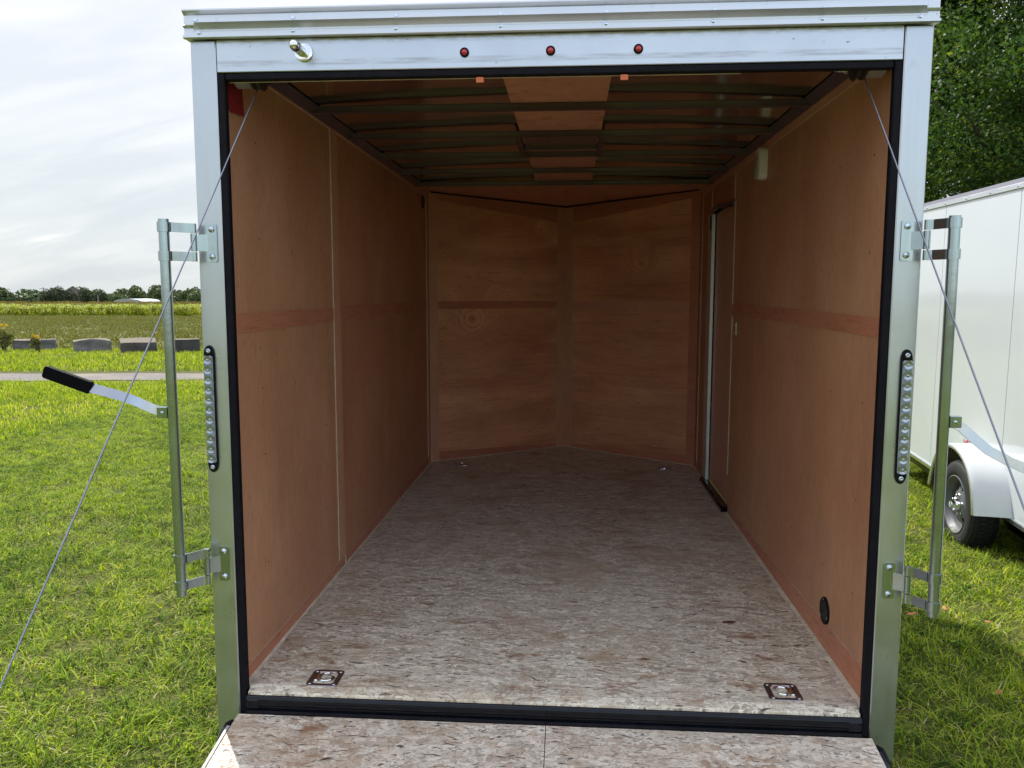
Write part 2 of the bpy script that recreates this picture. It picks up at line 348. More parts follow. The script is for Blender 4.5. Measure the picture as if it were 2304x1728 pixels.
def link(name, mesh, parent=None):
    o = bpy.data.objects.new(name, mesh); COL.objects.link(o)
    if parent: o.parent = parent
    return o
def build(name, mb, m, parent=None, off=(0, 0, 0), smooth=35, **props):
    me = bpy.data.meshes.new(name)
    ox, oy, oz = off
    me.from_pydata([(x-ox, y-oy, z-oz) for x, y, z in mb.v], [], mb.f)
    for mm in (m if isinstance(m, (list, tuple)) else [m]): me.materials.append(mm)
    if any(mb.mi): me.polygons.foreach_set('material_index', mb.mi)
    bm = bmesh.new(); bm.from_mesh(me); bmesh.ops.recalc_face_normals(bm, faces=bm.faces); bm.to_mesh(me); bm.free()
    if smooth:
        me.polygons.foreach_set('use_smooth', [True]*len(me.polygons))
        try: me.set_sharp_from_angle(angle=R(smooth))
        except Exception: pass
    me.update()
    o = link(name, me, parent)
    for k, v in props.items(): o[k] = v
    return o
def thing(name, label, cat, loc=(0, 0, 0), group=None):
    o = bpy.data.objects.new(name, None); COL.objects.link(o); o.location = loc
    o.empty_display_size = 0.1
    o['label'] = label; o['category'] = cat
    if group: o['group'] = group
    return o
def tag(o, label, cat, group=None):
    o['label'] = label; o['category'] = cat
    if group: o['group'] = group
    return o

# ================================================================== GROUND
def gz(y): return -0.5 - 0.0087*y
def ground_mat():
    m, t, b = mat('lawn_soil'); v = objco(t)
    sp = t.new('ShaderNodeSeparateXYZ', {}, i0=v); yy = sp.outputs[1]
    n = t.noise(v, 1.2, 6, 0.65); n2 = t.noise(v, 14, 5, 0.7); n3 = t.noise(v, 0.16, 4, 0.6)
    n4 = t.noise(v, 42, 4, 0.7)
    near = t.mix(t.rng(t.math('ADD', t.math('MULTIPLY', n4, 0.7), t.math('MULTIPLY', n2, 0.3)), 0.40, 0.60, 0, 1), (0.026, 0.026, 0.010), (0.16, 0.17, 0.035))
    near = t.mix(t.rng(n, 0.5, 0.7, 0, 0.5), near, (0.10, 0.095, 0.035))
    nf = t.noise(t.mapv(v, (0.8, 2.2, 1)), 2.2, 6, 0.75)
    far = t.mix(t.rng(nf, 0.32, 0.68, 0, 1), (0.075, 0.085, 0.018), (0.17, 0.17, 0.04))
    far = t.mix(t.rng(n3, 0.45, 0.65, 0, 0.4), far, (0.07, 0.066, 0.026))
    f = t.rng(t.math('ADD', yy, t.math('MULTIPLY', n, 1.2)), 25.4, 26.4, 0, 1)
    t.l.new(t.mix(f, near, far), b.inputs['Base Color']); b.inputs['Roughness'].default_value = 0.9
    b.inputs['Specular IOR Level'].default_value = 0.15
    bump(t, b, t.math('ADD', n2, t.math('MULTIPLY', nf, 0.5)), 0.06, 0.8)
    return m
M_ground = ground_mat()
mb = MB()
ys = [-60, -12, 0, 12, 30, 60, 120, 300, 900]; xs = [-900, -300, -90, -30, 0, 30, 120, 500]
vs = [(x, y, gz(y)) for y in ys for x in xs]
mb.add(vs, [(j*8+i, j*8+i+1, (j+1)*8+i+1, (j+1)*8+i) for j in range(8) for i in range(7)])
build('ground', mb, M_ground, kind='structure')

def gravel_mat():
    m, t, b = mat('gravel'); v = objco(t)
    n = t.noise(v, 30, 5, 0.7); n2 = t.noise(v, 1.0, 4, 0.6); vo = t.new('ShaderNodeTexVoronoi', {}, Vector=v, Scale=26.0)
    c = t.mix(t.rng(n, 0.3, 0.7, 0, 1), (0.10, 0.088, 0.08), (0.235, 0.21, 0.195))
    c = t.mix(t.rng(n2, 0.5, 0.7, 0, 0.5), c, (0.30, 0.25, 0.17))
    t.l.new(c, b.inputs['Base Color']); b.inputs['Roughness'].default_value = 0.95
    bump(t, b, vo.outputs['Distance'], 0.02, 0.8); return m
mb = MB(); prev = None
for i in range(121):
    x = -62 + i*0.5; yc = 15.28 + 0.11*(x+11)
    wn = 0.84 + 0.10*math.sin(x*0.9) + 0.06*math.sin(x*2.7+1)
    a = (x, yc-wn, gz(yc-wn)+0.012); bb = (x, yc+0.8+0.07*math.sin(x*1.7), gz(yc)+0.012)
    if prev: mb.quad(prev[0], a, bb, prev[1])
    prev = (a, bb)
build('gravel_path', mb, gravel_mat(), kind='structure', smooth=0)
# bare brown bed behind the path under the stone blocks
M_mulch = simple('brown_mulch', (0.10, 0.068, 0.05), 0.95, 0, 0.5, 9, 0.03, 0.8)
mb = MB(); cen = (-16.9, 23.35); pts = []
for i in range(40):
    a = 2*math.pi*i/40; rx = 4.6*(1+0.12*math.sin(3*a+1)+0.06*math.sin(7*a)); ry = 0.75*(1+0.2*math.sin(4*a)+0.1*math.sin(9*a))
    pts.append((cen[0]+rx*math.cos(a), cen[1]+ry*math.sin(a)+0.07*rx*math.cos(a), gz(cen[1]+ry*math.sin(a))+0.014))
mb.add(pts, [tuple(range(40))])
build('mulch_bed', mb, M_mulch, kind='structure', smooth=0)

# ------------------------------------------------------------------ grass
def blade_mat(name, cols, trans=0.45, rough=0.5):
    m = bpy.data.materials.new(name); m.use_nodes = True; t = NT(m.node_tree); t.n.clear()
    out = t.new('ShaderNodeOutputMaterial')
    at = t.new('ShaderNodeAttribute', {'attribute_name': 'tint'}).outputs['Fac']
    oi = t.new('ShaderNodeObjectInfo').outputs['Random']
    pos = t.new('ShaderNodeNewGeometry').outputs['Position']
    pn = t.noise(pos, 1.1, 4, 0.6); pn2 = t.noise(pos, 7.5, 4, 0.6)
    f = t.math('ADD', at, t.math('MULTIPLY', t.math('SUBTRACT', oi, 0.5), 0.10))
    f = t.math('ADD', f, t.math('MULTIPLY', t.math('SUBTRACT', pn, 0.5), 0.55))
    f = t.math('ADD', f, t.math('MULTIPLY', t.math('SUBTRACT', pn2, 0.5), 1.15), True)
    c = t.ramp(f, cols)
    b = t.new('ShaderNodeBsdfPrincipled', {}, Base_Color=c, Roughness=rough); b.inputs['Specular IOR Level'].default_value = 0.25
    tr = t.new('ShaderNodeBsdfTranslucent', {}, Color=t.mix(1.0, c, (1.25, 1.15, 0.45), 'MULTIPLY'))
    mx = t.new('ShaderNodeMixShader', {}, i0=trans); t.l.new(b.outputs[0], mx.inputs[1]); t.l.new(tr.outputs[0], mx.inputs[2])
    t.l.new(mx.outputs[0], out.inputs[0]); MATS[name] = m; return m
M_grass = blade_mat('grass_blades', [(0.0, (0.035, 0.085, 0.012)), (0.25, (0.13, 0.23, 0.018)), (0.46, (0.29, 0.42, 0.026)), (0.74, (0.47, 0.54, 0.05)), (0.88, (0.56, 0.50, 0.16)), (1.0, (0.70, 0.62, 0.42))], 0.5, 0.7)
M_field = blade_mat('field_grass_blades', [(0.0, (0.07, 0.09, 0.015)), (0.5, (0.16, 0.175, 0.03)), (0.8, (0.23, 0.21, 0.05)), (1.0, (0.30, 0.25, 0.11))], 0.25)
M_leafgreen = blade_mat('corn_leaf', [(0.0, (0.06, 0.13, 0.012)), (0.5, (0.40, 0.46, 0.03)), (0.8, (0.40, 0.42, 0.07)), (0.9, (0.12, 0.085, 0.05)), (1.0, (0.14, 0.10, 0.065))], 0.5)

def grid_mesh(name, V, F, tint, mats, mi=None):
    """V (n,3) numpy, F list/array of equal-size faces, tint per vertex"""
    me = bpy.data.meshes.new(name); V = np.asarray(V, np.float32); F = np.asarray(F, np.int32); k = F.shape[1]
    me.vertices.add(len(V)); me.vertices.foreach_set('co', V.ravel())
    me.loops.add(F.size); me.loops.foreach_set('vertex_index', F.ravel())
    me.polygons.add(len(F)); me.polygons.foreach_set('loop_start', np.arange(0, F.size, k, dtype=np.int32))
    if mi is not None: me.polygons.foreach_set('material_index', np.asarray(mi, np.int32))
    for m in mats: me.materials.append(m)
    me.update(calc_edges=True)
    if tint is not None:
        a = me.attributes.new('tint', 'FLOAT', 'POINT'); a.data.foreach_set('value', np.asarray(tint, np.float32))
    return me

def clump(n, rad, h0, h1, w, seed, broad=0.15, dead=0.1, lean=0.6):
    g = np.random.default_rng(seed); V = []; F = []; T = []
    for _ in range(n):
        a = g.uniform(0, 2*np.pi); r = rad*np.sqrt(g.uniform()); x, y = r*np.cos(a), r*np.sin(a)
        da = g.uniform(0, 2*np.pi); dx, dy = np.cos(da), np.sin(da); sx, sy = -dy, dx
        kind = g.uniform(); o = len(V)
        if kind < broad:   # low broad leaf
            L = g.uniform(0.011, 0.024)*h1/0.07; ww = L*g.uniform(0.35, 0.5); z = g.uniform(0.008, 0.035)*h1/0.07; up = g.uniform(0.1, 0.7)*L
            t = g.uniform(0.1, 0.5)
            V += [(x, y, z), (x+dx*L*.5+sx*ww, y+dy*L*.5+sy*ww, z+up*.6), (x+dx*L, y+dy*L, z+up*.7), (x+dx*L*.5-sx*ww, y+dy*L*.5-sy*ww, z+up*.6)]
            F += [(o, o+1, o+2), (o, o+2, o+3)]; T += [t]*4
        else:
            h = g.uniform(h0, h1); ln = h*g.uniform(0.15, lean*1.6); ww = w*g.uniform(0.6, 1.3)
            if g.uniform() < dead: t = g.uniform(0.8, 1.0); ln = h*g.uniform(1.0, 2.0); h *= 0.5
            else: t = np.clip(g.normal(0.43, 0.22), 0.0, 0.8)
            V += [(x-sx*ww, y-sy*ww, -0.005), (x+sx*ww, y+sy*ww, -0.005),
                  (x+dx*ln*.35-sx*ww*.9, y+dy*ln*.35-sy*ww*.9, h*.62), (x+dx*ln*.35+sx*ww*.9, y+dy*ln*.35+sy*ww*.9, h*.62),
                  (x+dx*ln, y+dy*ln, h)]
            F += [(o, o+1, o+3), (o, o+3, o+2), (o+2, o+3, o+4)]; T += [t*0.75, t*0.75, t, t, min(1, t*1.15)]
    return np.array(V), np.array(F), np.array(T)

def scatter_tree(name, centre, size, rotz, density, seed, smin, smax, tilt=0.15, patch=0.6, res=60, pscale=1.6):
    ng = bpy.data.node_groups.new(name, 'GeometryNodeTree'); ng.is_modifier = True
    ng.interface.new_socket('Geometry', in_out='INPUT', socket_type='NodeSocketGeometry')
    ng.interface.new_socket('Geometry', in_out='OUTPUT', socket_type='NodeSocketGeometry')
    t = NT(ng); gi = t.new('NodeGroupInput'); go = t.new('NodeGroupOutput')
    gr = t.new('GeometryNodeMeshGrid', {}, Size_X=size[0], Size_Y=size[1], Vertices_X=res, Vertices_Y=res)
    tf = t.new('GeometryNodeTransform', {}, Geometry=gr.outputs[0], Translation=(centre[0], centre[1], gz(centre[1])), Rotation=(-math.atan(0.0087), 0, rotz))
    nz = t.new('ShaderNodeTexNoise', {}, Scale=pscale, Detail=3.0)
    dn = t.math('MULTIPLY', t.rng(nz.outputs[0], 0.3, 0.6, 1.0-patch, 1.0+patch*0.3), density)
    dp = t.new('GeometryNodeDistributePointsOnFaces', {}, Mesh=tf.outputs[0], Seed=seed); t.set(dp, 'Density', dn)
    rv = t.n.new('FunctionNodeRandomValue'); rv.data_type = 'FLOAT_VECTOR'
    rv.inputs[0].default_value = (-tilt, -tilt, 0); rv.inputs[1].default_value = (tilt, tilt, 6.283); rv.inputs['Seed'].default_value = seed+3
    rs = t.n.new('FunctionNodeRandomValue'); rs.data_type = 'FLOAT'
    rs.inputs[2].default_value = smin; rs.inputs[3].default_value = smax; rs.inputs['Seed'].default_value = seed+5
    ip = t.new('GeometryNodeInstanceOnPoints', {}, Points=dp.outputs[0])
    t.l.new(gi.outputs[0], ip.inputs['Instance']); t.l.new(rv.outputs[0], ip.inputs['Rotation']); t.l.new(rs.outputs[1], ip.inputs['Scale'])
    t.l.new(ip.outputs[0], go.inputs[0]); return ng
def scatter(name, data, mats, centre, size, rotz, density, seed, smin=0.8, smax=1.3, **kw):
    V, F, T = data; me = grid_mesh(name, V, F, T, mats)
    o = link(name, me); o['kind'] = 'stuff'
    md = o.modifiers.new('scatter', 'NODES'); md.node_group = scatter_tree(name+'_scatter', centre, size, rotz, density, seed, smin, smax, **kw)
    return o
G_near = dict(n=48, rad=0.10, h0=0.012, h1=0.040, w=0.0026, lean=1.8)
scatter('lawn_grass', clump(**G_near, seed=1, broad=0.12, dead=0.16), [M_grass], (-4.2, 4.6), (7.0, 13.2), 0, 150, 11, 0.7, 1.3, pscale=2.6, patch=0.75)
scatter('lawn_grass', clump(**G_near, seed=2, broad=0.12, dead=0.10), [M_grass], (2.6, 3.6), (4.0, 10.0), 0, 150, 12, 0.7, 1.3, pscale=2.6, patch=0.75)
scatter('tall_lawn_grass', clump(14, 0.05, 0.06, 0.13, 0.0026, 3, 0.1, 0.08, 0.8), [M_grass], (-3.0, 2.0), (4.4, 7.0), 0, 4, 13, 0.5, 1.0)
scatter('tall_lawn_grass', clump(14, 0.05, 0.06, 0.13, 0.0026, 4, 0.1, 0.08, 0.8), [M_grass], (2.4, 2.4), (2.9, 7.0), 0, 9, 14, 0.5, 1.1)
scatter('clover_patches', clump(26, 0.09, 0.02, 0.04, 0.0022, 5, 0.85, 0.0), [M_grass], (-3.6, 4.0), (6.0, 10.0), 0, 4, 15, 0.5, 0.95)
scatter('lawn_grass', clump(40, 0.22, 0.03, 0.085, 0.0045, 6, 0.15, 0.12), [M_grass], (-11.5, 7.5), (9.0, 12.6), 0, 26, 16, 0.8, 1.3)
scatter('lawn_grass', clump(40, 0.22, 0.03, 0.085, 0.0045, 7, 0.15, 0.12), [M_grass], (-9.5, 12.45), (16.5, 3.6), 0.11, 26, 17, 0.8, 1.3)
scatter('lawn_grass', clump(40, 0.24, 0.03, 0.10, 0.0055, 8, 0.12, 0.06), [M_grass], (-16.0, 20.8), (30.0, 8.8), 0.09, 17, 18, 0.8, 1.3)
scatter('field_grass', clump(30, 0.4, 0.04, 0.14, 0.010, 9, 0.0, 0.1), [M_field], (-34.0, 52.9), (66.0, 56.0), 0, 3.2, 19, 0.8, 1.6, patch=0.9, pscale=0.5, res=120)
scatter('lawn_grass', clump(40, 0.24, 0.03, 0.085, 0.0055, 10, 0.12, 0.06), [M_grass], (4.5, 11.5), (9.0, 6.0), 0, 12, 20, 0.8, 1.3)

scatter('lawn_grass', clump(34, 0.3, 0.05, 0.12, 0.009, 24, 0.1, 0.1, 1.0), [M_grass], (9.0, 24.0), (18.0, 19.0), 0, 6, 25, 0.8, 1.4)
scatter('lawn_grass', clump(34, 0.2, 0.03, 0.08, 0.006, 22, 0.1, 0.1, 1.0), [M_grass], (0, -8.5), (26.0, 13.0), 0, 22, 23, 0.8, 1.3)
# corn
def corn(seed):
    g = np.random.default_rng(seed); V = []; F = []; T = []
    for p in range(5):
        bx, by = g.uniform(-0.35, 0.35, 2); H = g.uniform(1.18, 1.38)
        o = len(V); V += [(bx-.02, by, 0), (bx+.02, by, 0), (bx+.012, by, H), (bx-.012, by, H)]; F += [(o, o+1, o+2), (o, o+2, o+3)]; T += [.35]*4
        for k in range(9):
            z = 0.2+k*(H-0.35)/9; a = g.uniform(0, 6.28); L = g.uniform(0.35, 0.65); dx, dy = np.cos(a), np.sin(a); ww = g.uniform(0.035, 0.06); sx, sy = -dy*ww, dx*ww
            P = [(0, 0, 0), (.35, .28, 1), (.75, .22, 1), (1.05, -.12, .1)]
            o = len(V); t = np.clip(g.normal(0.45, 0.2), 0.05, 0.8)
            for (q, hz, s) in P: V += [(bx+dx*q*L+sx*max(s, .3), by+dy*q*L+sy*max(s, .3), z+hz*L), (bx+dx*q*L-sx*max(s, .3), by+dy*q*L-sy*max(s, .3), z+hz*L)]; T += [t, t]
            for i in range(3): F += [(o+2*i, o+2*i+1, o+2*i+3), (o+2*i, o+2*i+3, o+2*i+2)]
        for k in range(5):
            a = g.uniform(0, 6.28); o = len(V); V += [(bx-.012, by, H-.05), (bx+.012, by, H-.05), (bx+np.cos(a)*.10, by+np.sin(a)*.10, H+g.uniform(.12, .24))]; F += [(o, o+1, o+2)]; T += [.97]*3
    return np.array(V), np.array(F), np.array(T)
scatter('corn_field', corn(3), [M_leafgreen], (-62.0, 97.0), (70.0, 30.0), 0, 1.15, 31, 0.85, 1.12, tilt=0.03, patch=0.15, res=20)

# ================================================================== FAR THINGS
def leaf_mat(name, cols, trans=0.3):
    return blade_mat(name, cols, trans, 0.55)
M_leaf_far = leaf_mat('far_foliage', [(0.0, (0.050, 0.080, 0.032)), (0.5, (0.085, 0.125, 0.048)), (1.0, (0.14, 0.18, 0.065))], 0.2)
M_leaf_dark = leaf_mat('dark_shrub_foliage', [(0.0, (0.012, 0.022, 0.010)), (0.6, (0.028, 0.044, 0.016)), (1.0, (0.05, 0.07, 0.025))], 0.15)
M_bark = simple('bark', (0.10, 0.075, 0.055), 0.9, 0, 0.4, 9, 0.05, 0.8)

def lobes(n, H, rad, seed, low=0.25):
    g = np.random.default_rng(seed); L = []
    for i in range(n):
        a = g.uniform(0, 6.28); f = np.sqrt(g.uniform(0, 1)); zf = g.uniform(low, 0.95)
        rr_ = rad*(1-0.55*abs(zf-0.55)/0.45*0.9)
        L.append((f*rr_*np.cos(a)*0.75, f*rr_*np.sin(a)*0.75, H*zf, rad*g.uniform(0.28, 0.5)))
    return L
def leaf_cloud(L, n, size, seed, squash=0.8, shell=0.35, fold=True):
    """n leaf quads spread in the shells of the lobes L"""
    g = np.random.default_rng(seed); L = np.array(L); w_ = L[:, 3]**2; idx = g.choice(len(L), n, p=w_/w_.sum())
    d = g.normal(size=(n, 3)); d /= np.linalg.norm(d, axis=1)[:, None]
    r = L[idx, 3]*(1-shell*g.uniform(0, 1, n)**1.5)*(1+0.10*np.sin(d[:, 0]*7+idx)+0.08*np.sin(d[:, 2]*9+idx*2))
    c = L[idx, :3]+d*r[:, None]*np.array([1, 1, squash])
    nrm = d+g.normal(size=(n, 3))*0.55; nrm /= np.linalg.norm(nrm, axis=1)[:, None]
    a = np.cross(nrm, g.normal(size=(n, 3))); a /= np.linalg.norm(a, axis=1)[:, None]; b = np.cross(nrm, a)
    s = size*g.uniform(0.6, 1.35, n)[:, None]; asp = g.uniform(0.45, 0.75, n)[:, None]
    V = np.stack([c-a*s, c-b*s*asp+nrm*s*.2, c+a*s, c+b*s*asp+nrm*s*.2], 1).reshape(-1, 3)
    F = np.arange(4*n).reshape(-1, 4)
    lobe_t = g.uniform(-0.12, 0.12, len(L))[idx]
    T = np.repeat(np.clip(g.normal(0.45, 0.17, n)+lobe_t, 0, 1), 4)
    return V, F, T
def far_tree(x, y, H, rad, seed, label, m=None, n=700, size=None, name='tree', cat='tree', group=None, low=0.02, trunk=True, k=14):
    root = thing(name, label, cat, (x, y, gz(y)), group)
    V, F, T = leaf_cloud(lobes(k, H, rad, seed, low), n, size or rad*0.11, seed, 0.8)
    link('crown', grid_mesh('crown', V, F, T, [m or M_leaf_far]), root)
    if trunk:
        q = MB(); q.tube([(0, 0, -0.1), (0.05, 0, H*0.4), (0, 0.1, H*0.8)], [rad*0.07, rad*0.05, rad*0.02], 7); build('trunk', q, M_bark, root)
    return root
# tree line: x from the left edge of the picture to beyond the trailer post
TL = [(-236, 292, 11.5, 7.5, 'tall tree at the far left end of the distant tree line'),
      (-222, 300, 9.0, 6.5, 'round tree second from the left in the distant tree line'),
      (-211, 280, 7.5, 5.5, 'low spreading tree left of the utility pole on the horizon'),
      (-206, 310, 8.3, 6.0, 'broad tree just behind the utility pole on the horizon'),
      (-196, 315, 9.4, 6.0, 'tree peeping over the left slope of the gabled roof'),
      (-181, 300, 7.2, 6.5, 'tree right of the gabled building on the horizon'),
      (-174, 312, 9.2, 5.5, 'yellowish green tree behind the last dark shrub'),
      (-166, 300, 8.4, 5.6, 'tree left of the tallest tree behind the white shed'),
      (-158, 300, 10.3, 5.4, 'tallest flat topped tree above the white shed'),
      (-151, 292, 7.4, 5.4, 'low tree directly behind the white curved roof'),
      (-146, 305, 8.5, 5.2, 'tree between the white shed and the lock bar'),
      (-140, 296, 7.8, 5.4, 'lower tree just left of the lock bar pole'),
      (-133, 300, 10.0, 6.0, 'tall tree behind the lock bar pole on the horizon'),
      (-125, 288, 9.4, 6.2, 'tree right of the lock bar pole in the distance'),
      (-118, 300, 10.0, 6.5, 'distant tree nearest to the left trailer post'),
      (-139, 240, 4.6, 4.0, 'pale green bushy tree in front of the tree line'),
      (-112, 235, 4.4, 4.6, 'low pale bush at the right end of the corn field')]
for i, (x, y, H, rd, lb) in enumerate(TL):
    far_tree(x, y, H*0.68, rd*.85, 100+i, lb, group='trees on the distant horizon', n=1500)
# far-off wood that reads as one mass behind them
L = []
for i in range(90):
    x = -330+i*2.9; L += [(x, 345+random.uniform(-8, 8), gz(345)+random.uniform(1.4, 3.0), random.uniform(2.8, 4.0)), (x, 338, gz(338)+1.2, 3.5)]
V, F, T = leaf_cloud(L, 42000, 0.9, 55, 0.9, 0.3)
o = link('far_wood', grid_mesh('far_wood', V, F, T, [M_leaf_far])); o['kind'] = 'stuff'
def round_shrub(x, y, H, seed, label):
    root = thing('round_shrub', label, 'shrub', (x, y, gz(y)), 'dark round shrubs in a row on the horizon'); r_ = H*0.38
    L_ = [(0, 0, H*.55, r_*1.15), (r_*.35, 0, H*.35, r_*.9), (-r_*.35, 0, H*.38, r_*.9), (0, 0, H*.75, r_*.75)]
    V, F, T = leaf_cloud(L_, 1800, 0.16, seed, 1.0, .25); link('crown', grid_mesh('crown', V, F, T, [M_leaf_dark]), root)
    q = MB(); q.cyl((0, 0, -.1), (0, 0, H*.5), .09, 6); build('trunk', q, M_bark, root)
DS = [(64, 3.7, ''), (90, 4.5, ''), (117, 3.7, ''), (153, 4.2, ''), (192, 3.7, '')]
dl = ['small dark round shrub beside the utility pole', 'largest dark round shrub left of the gabled building', 'dark round shrub directly in front of the gabled building',
      'dark round shrub at the right corner of the gabled building', 'dark round shrub behind the thin right hand pole']
for (px, H, _), lb in zip(DS, dl):
    x = (px-1286)/1832*202.4+.069
    round_shrub(x, 200, H+0.6, 300+px, lb)
# building with a gable
M_bwall = simple('taupe_siding', (0.17, 0.145, 0.135), 0.8, 0, 0.1, 0.4, 0.05)
M_broof = simple('grey_shingle_roof', (0.13, 0.12, 0.12), 0.85, 0, 0.2, 0.5, 0.05)
bx, by, bz = (125-1286)/1832*257.45+.07, 255, gz(255)
bt = thing('gabled_building', 'grey brown gabled building behind the dark shrubs on the horizon', 'building', (bx, by, bz))
q = MB(); q.extrude([(-2.7, 0, 0), (2.7, 0, 0), (2.7, 0, 4.4), (0.1, 0, 6.1), (-2.7, 0, 4.4)], (0, 6, 0)); build('wall', q, M_bwall, bt, smooth=0)
q = MB(); q.extrude([(-3.1, -.3, 4.15), (0.1, -.3, 6.12), (3.1, -.3, 4.15), (3.1, -.3, 4.35), (0.1, -.3, 6.32), (-3.1, -.3, 4.35)], (0, 6.6, 0)); bt.rotation_euler = (0, 0, R(33))
build('roof', q, M_broof, bt, smooth=0)
# white shed with curved roof in the corn
M_shed = simple('white_metal_roof', (0.62, 0.64, 0.64), 0.5, 0, 0.1, 1.0, 0.1)
st_ = thing('white_shed', 'low white shed with a curved roof beyond the corn', 'shed', (-75.3, 132, gz(132)))
q = MB(); pr = [(-2.35, 0, 0), (2.35, 0, 0), (2.35, 0, 1.45)]+[(2.35*math.cos(a), 0, 1.45+0.45*math.sin(a)) for a in np.linspace(0.15, 2.99, 14)]+[(-2.35, 0, 1.45)]
q.extrude(pr, (0, 6, 0)); build('wall', q, simple('shed_wall', (0.40, 0.42, 0.42), 0.6), st_)
q = MB(); arc = [(2.45*math.cos(a), -.2, 1.46+0.5*math.sin(a)) for a in np.linspace(0.0, math.pi, 16)]; arc2 = [(x*0.985, y, z-0.06) for x, y, z in reversed(arc)]
q.extrude(arc+arc2, (0, 6.4, 0)); build('roof', q, M_shed, st_)
# poles
M_pole = simple('weathered_wood_pole', (0.20, 0.17, 0.15), 0.85)
def upole(x, y, H, lb, arm):
    t_ = thing('utility_pole', lb, 'pole', (x, y, gz(y)), 'utility poles on the horizon')
    q = MB(); q.cyl((0, 0, -.2), (0, 0, H), 0.17, 8, 0.12); build('post', q, M_pole, t_)
    if arm: q = MB(); q.box(-1.2, 1.2, -.08, .08, H-.55, H-.38); build('crossarm', q, M_pole, t_)
upole((55-1286)/1832*232.5, 230, 5.5, 'utility pole with a crossarm at the left of the horizon', True)
upole((187-1286)/1832*182.5, 180, 2.9, 'short plain pole among the dark shrubs on the horizon', False)

# stone blocks
def block(x0, x1, y, H, dep, seed, label, col, jag=0.03, yaw_=0.0, topdip=0.0):
    x0, x1 = (x0+x1)/2-(x1-x0)*.43, (x0+x1)/2+(x1-x0)*.43
    g = random.Random(seed); bm = bmesh.new(); bmesh.ops.create_cube(bm, size=1)
    bmesh.ops.subdivide_edges(bm, edges=bm.edges[:], cuts=7, use_grid_fill=True)
    W_ = x1-x0
    for v in bm.verts:
        c = v.co.copy(); e = sum(1 for k in c if abs(abs(k)-.5) < 1e-4)
        p = Vector((c.x*W_, c.y*dep, (c.z+.5)*H))
        nx = math.sin(c.x*5.1+seed)*math.cos(c.y*6.3+c.z*4.7+seed*2)
        p += Vector((nx, math.sin(c.z*7+c.x*3+seed), 0.7*math.sin(c.x*6+c.y*5+seed*1.7)))*jag
        p += Vector([g.uniform(-1, 1)*jag*.35 for _ in range(3)])
        if e >= 2: p -= Vector((c.x*W_, c.y*dep, (c.z)*H))*jag*1.2*(1.6 if e == 3 else 1)
        if c.z > .4: p.z -= topdip*abs(c.x)*abs(c.x)
        v.co = p
    me = bpy.data.meshes.new('stone_block'); bm.to_mesh(me); bm.free()
    for p in me.polygons: p.use_smooth = True
    try: me.set_sharp_from_angle(angle=R(30))
    except Exception: pass
    m, t, b = mat('rough_stone'); v = objco(t)
    n = t.noise(v, 3.0, 7, 0.65, 0.4); n2 = t.noise(v, 20, 6, 0.7); nr = t.new('ShaderNodeNewGeometry').outputs['Normal']
    up = t.new('ShaderNodeSeparateXYZ', {}, i0=nr).outputs[2]
    c = t.mix(t.rng(n, 0.3, 0.7, 0, 1), tuple(x*.6 for x in col), tuple(x*1.3 for x in col))
    c = t.mix(t.rng(n2, 0.55, 0.75, 0, 0.6), c, tuple(x*.4 for x in col))
    c = t.mix(t.math('MULTIPLY', t.rng(up, 0.5, 0.9, 0, 1), 0.6), c, (0.19, 0.15, 0.10))
    t.l.new(c, b.inputs['Base Color']); b.inputs['Roughness'].default_value = 0.92; bump(t, b, n2, 0.02, 0.8)
    me.materials.append(m)
    o = link('stone_block', me); o.location = ((x0+x1)/2+.02, y+dep/2+.12, gz(y)-0.03); o.rotation_euler = (0.12 if topdip < 0 else 0, 0, yaw_+0.50)
    tag(o, label, 'stone block', 'stone blocks in a row behind the gravel path')
block(-19.5, -18.0, 24.4, 0.40, 0.7, 1, 'low grey stone block partly hidden behind two weedy plants', (0.13, 0.125, 0.12), 0.018)
block(-16.93, -15.61, 23.75, 0.47, 0.75, 2, 'rounded grey stone block with a worn curved left end', (0.16, 0.155, 0.14), 0.022, 0.0, 0.25)
block(-15.22, -13.93, 23.5, 0.44, 0.95, 3, 'stone block whose brown flat top shows', (0.085, 0.078, 0.07), 0.010, 0.05, -0.01)
block(-13.64, -12.40, 23.65, 0.48, 0.7, 4, 'squarest darkest stone block behind the lock bar', (0.055, 0.053, 0.05), 0.007, -0.05)

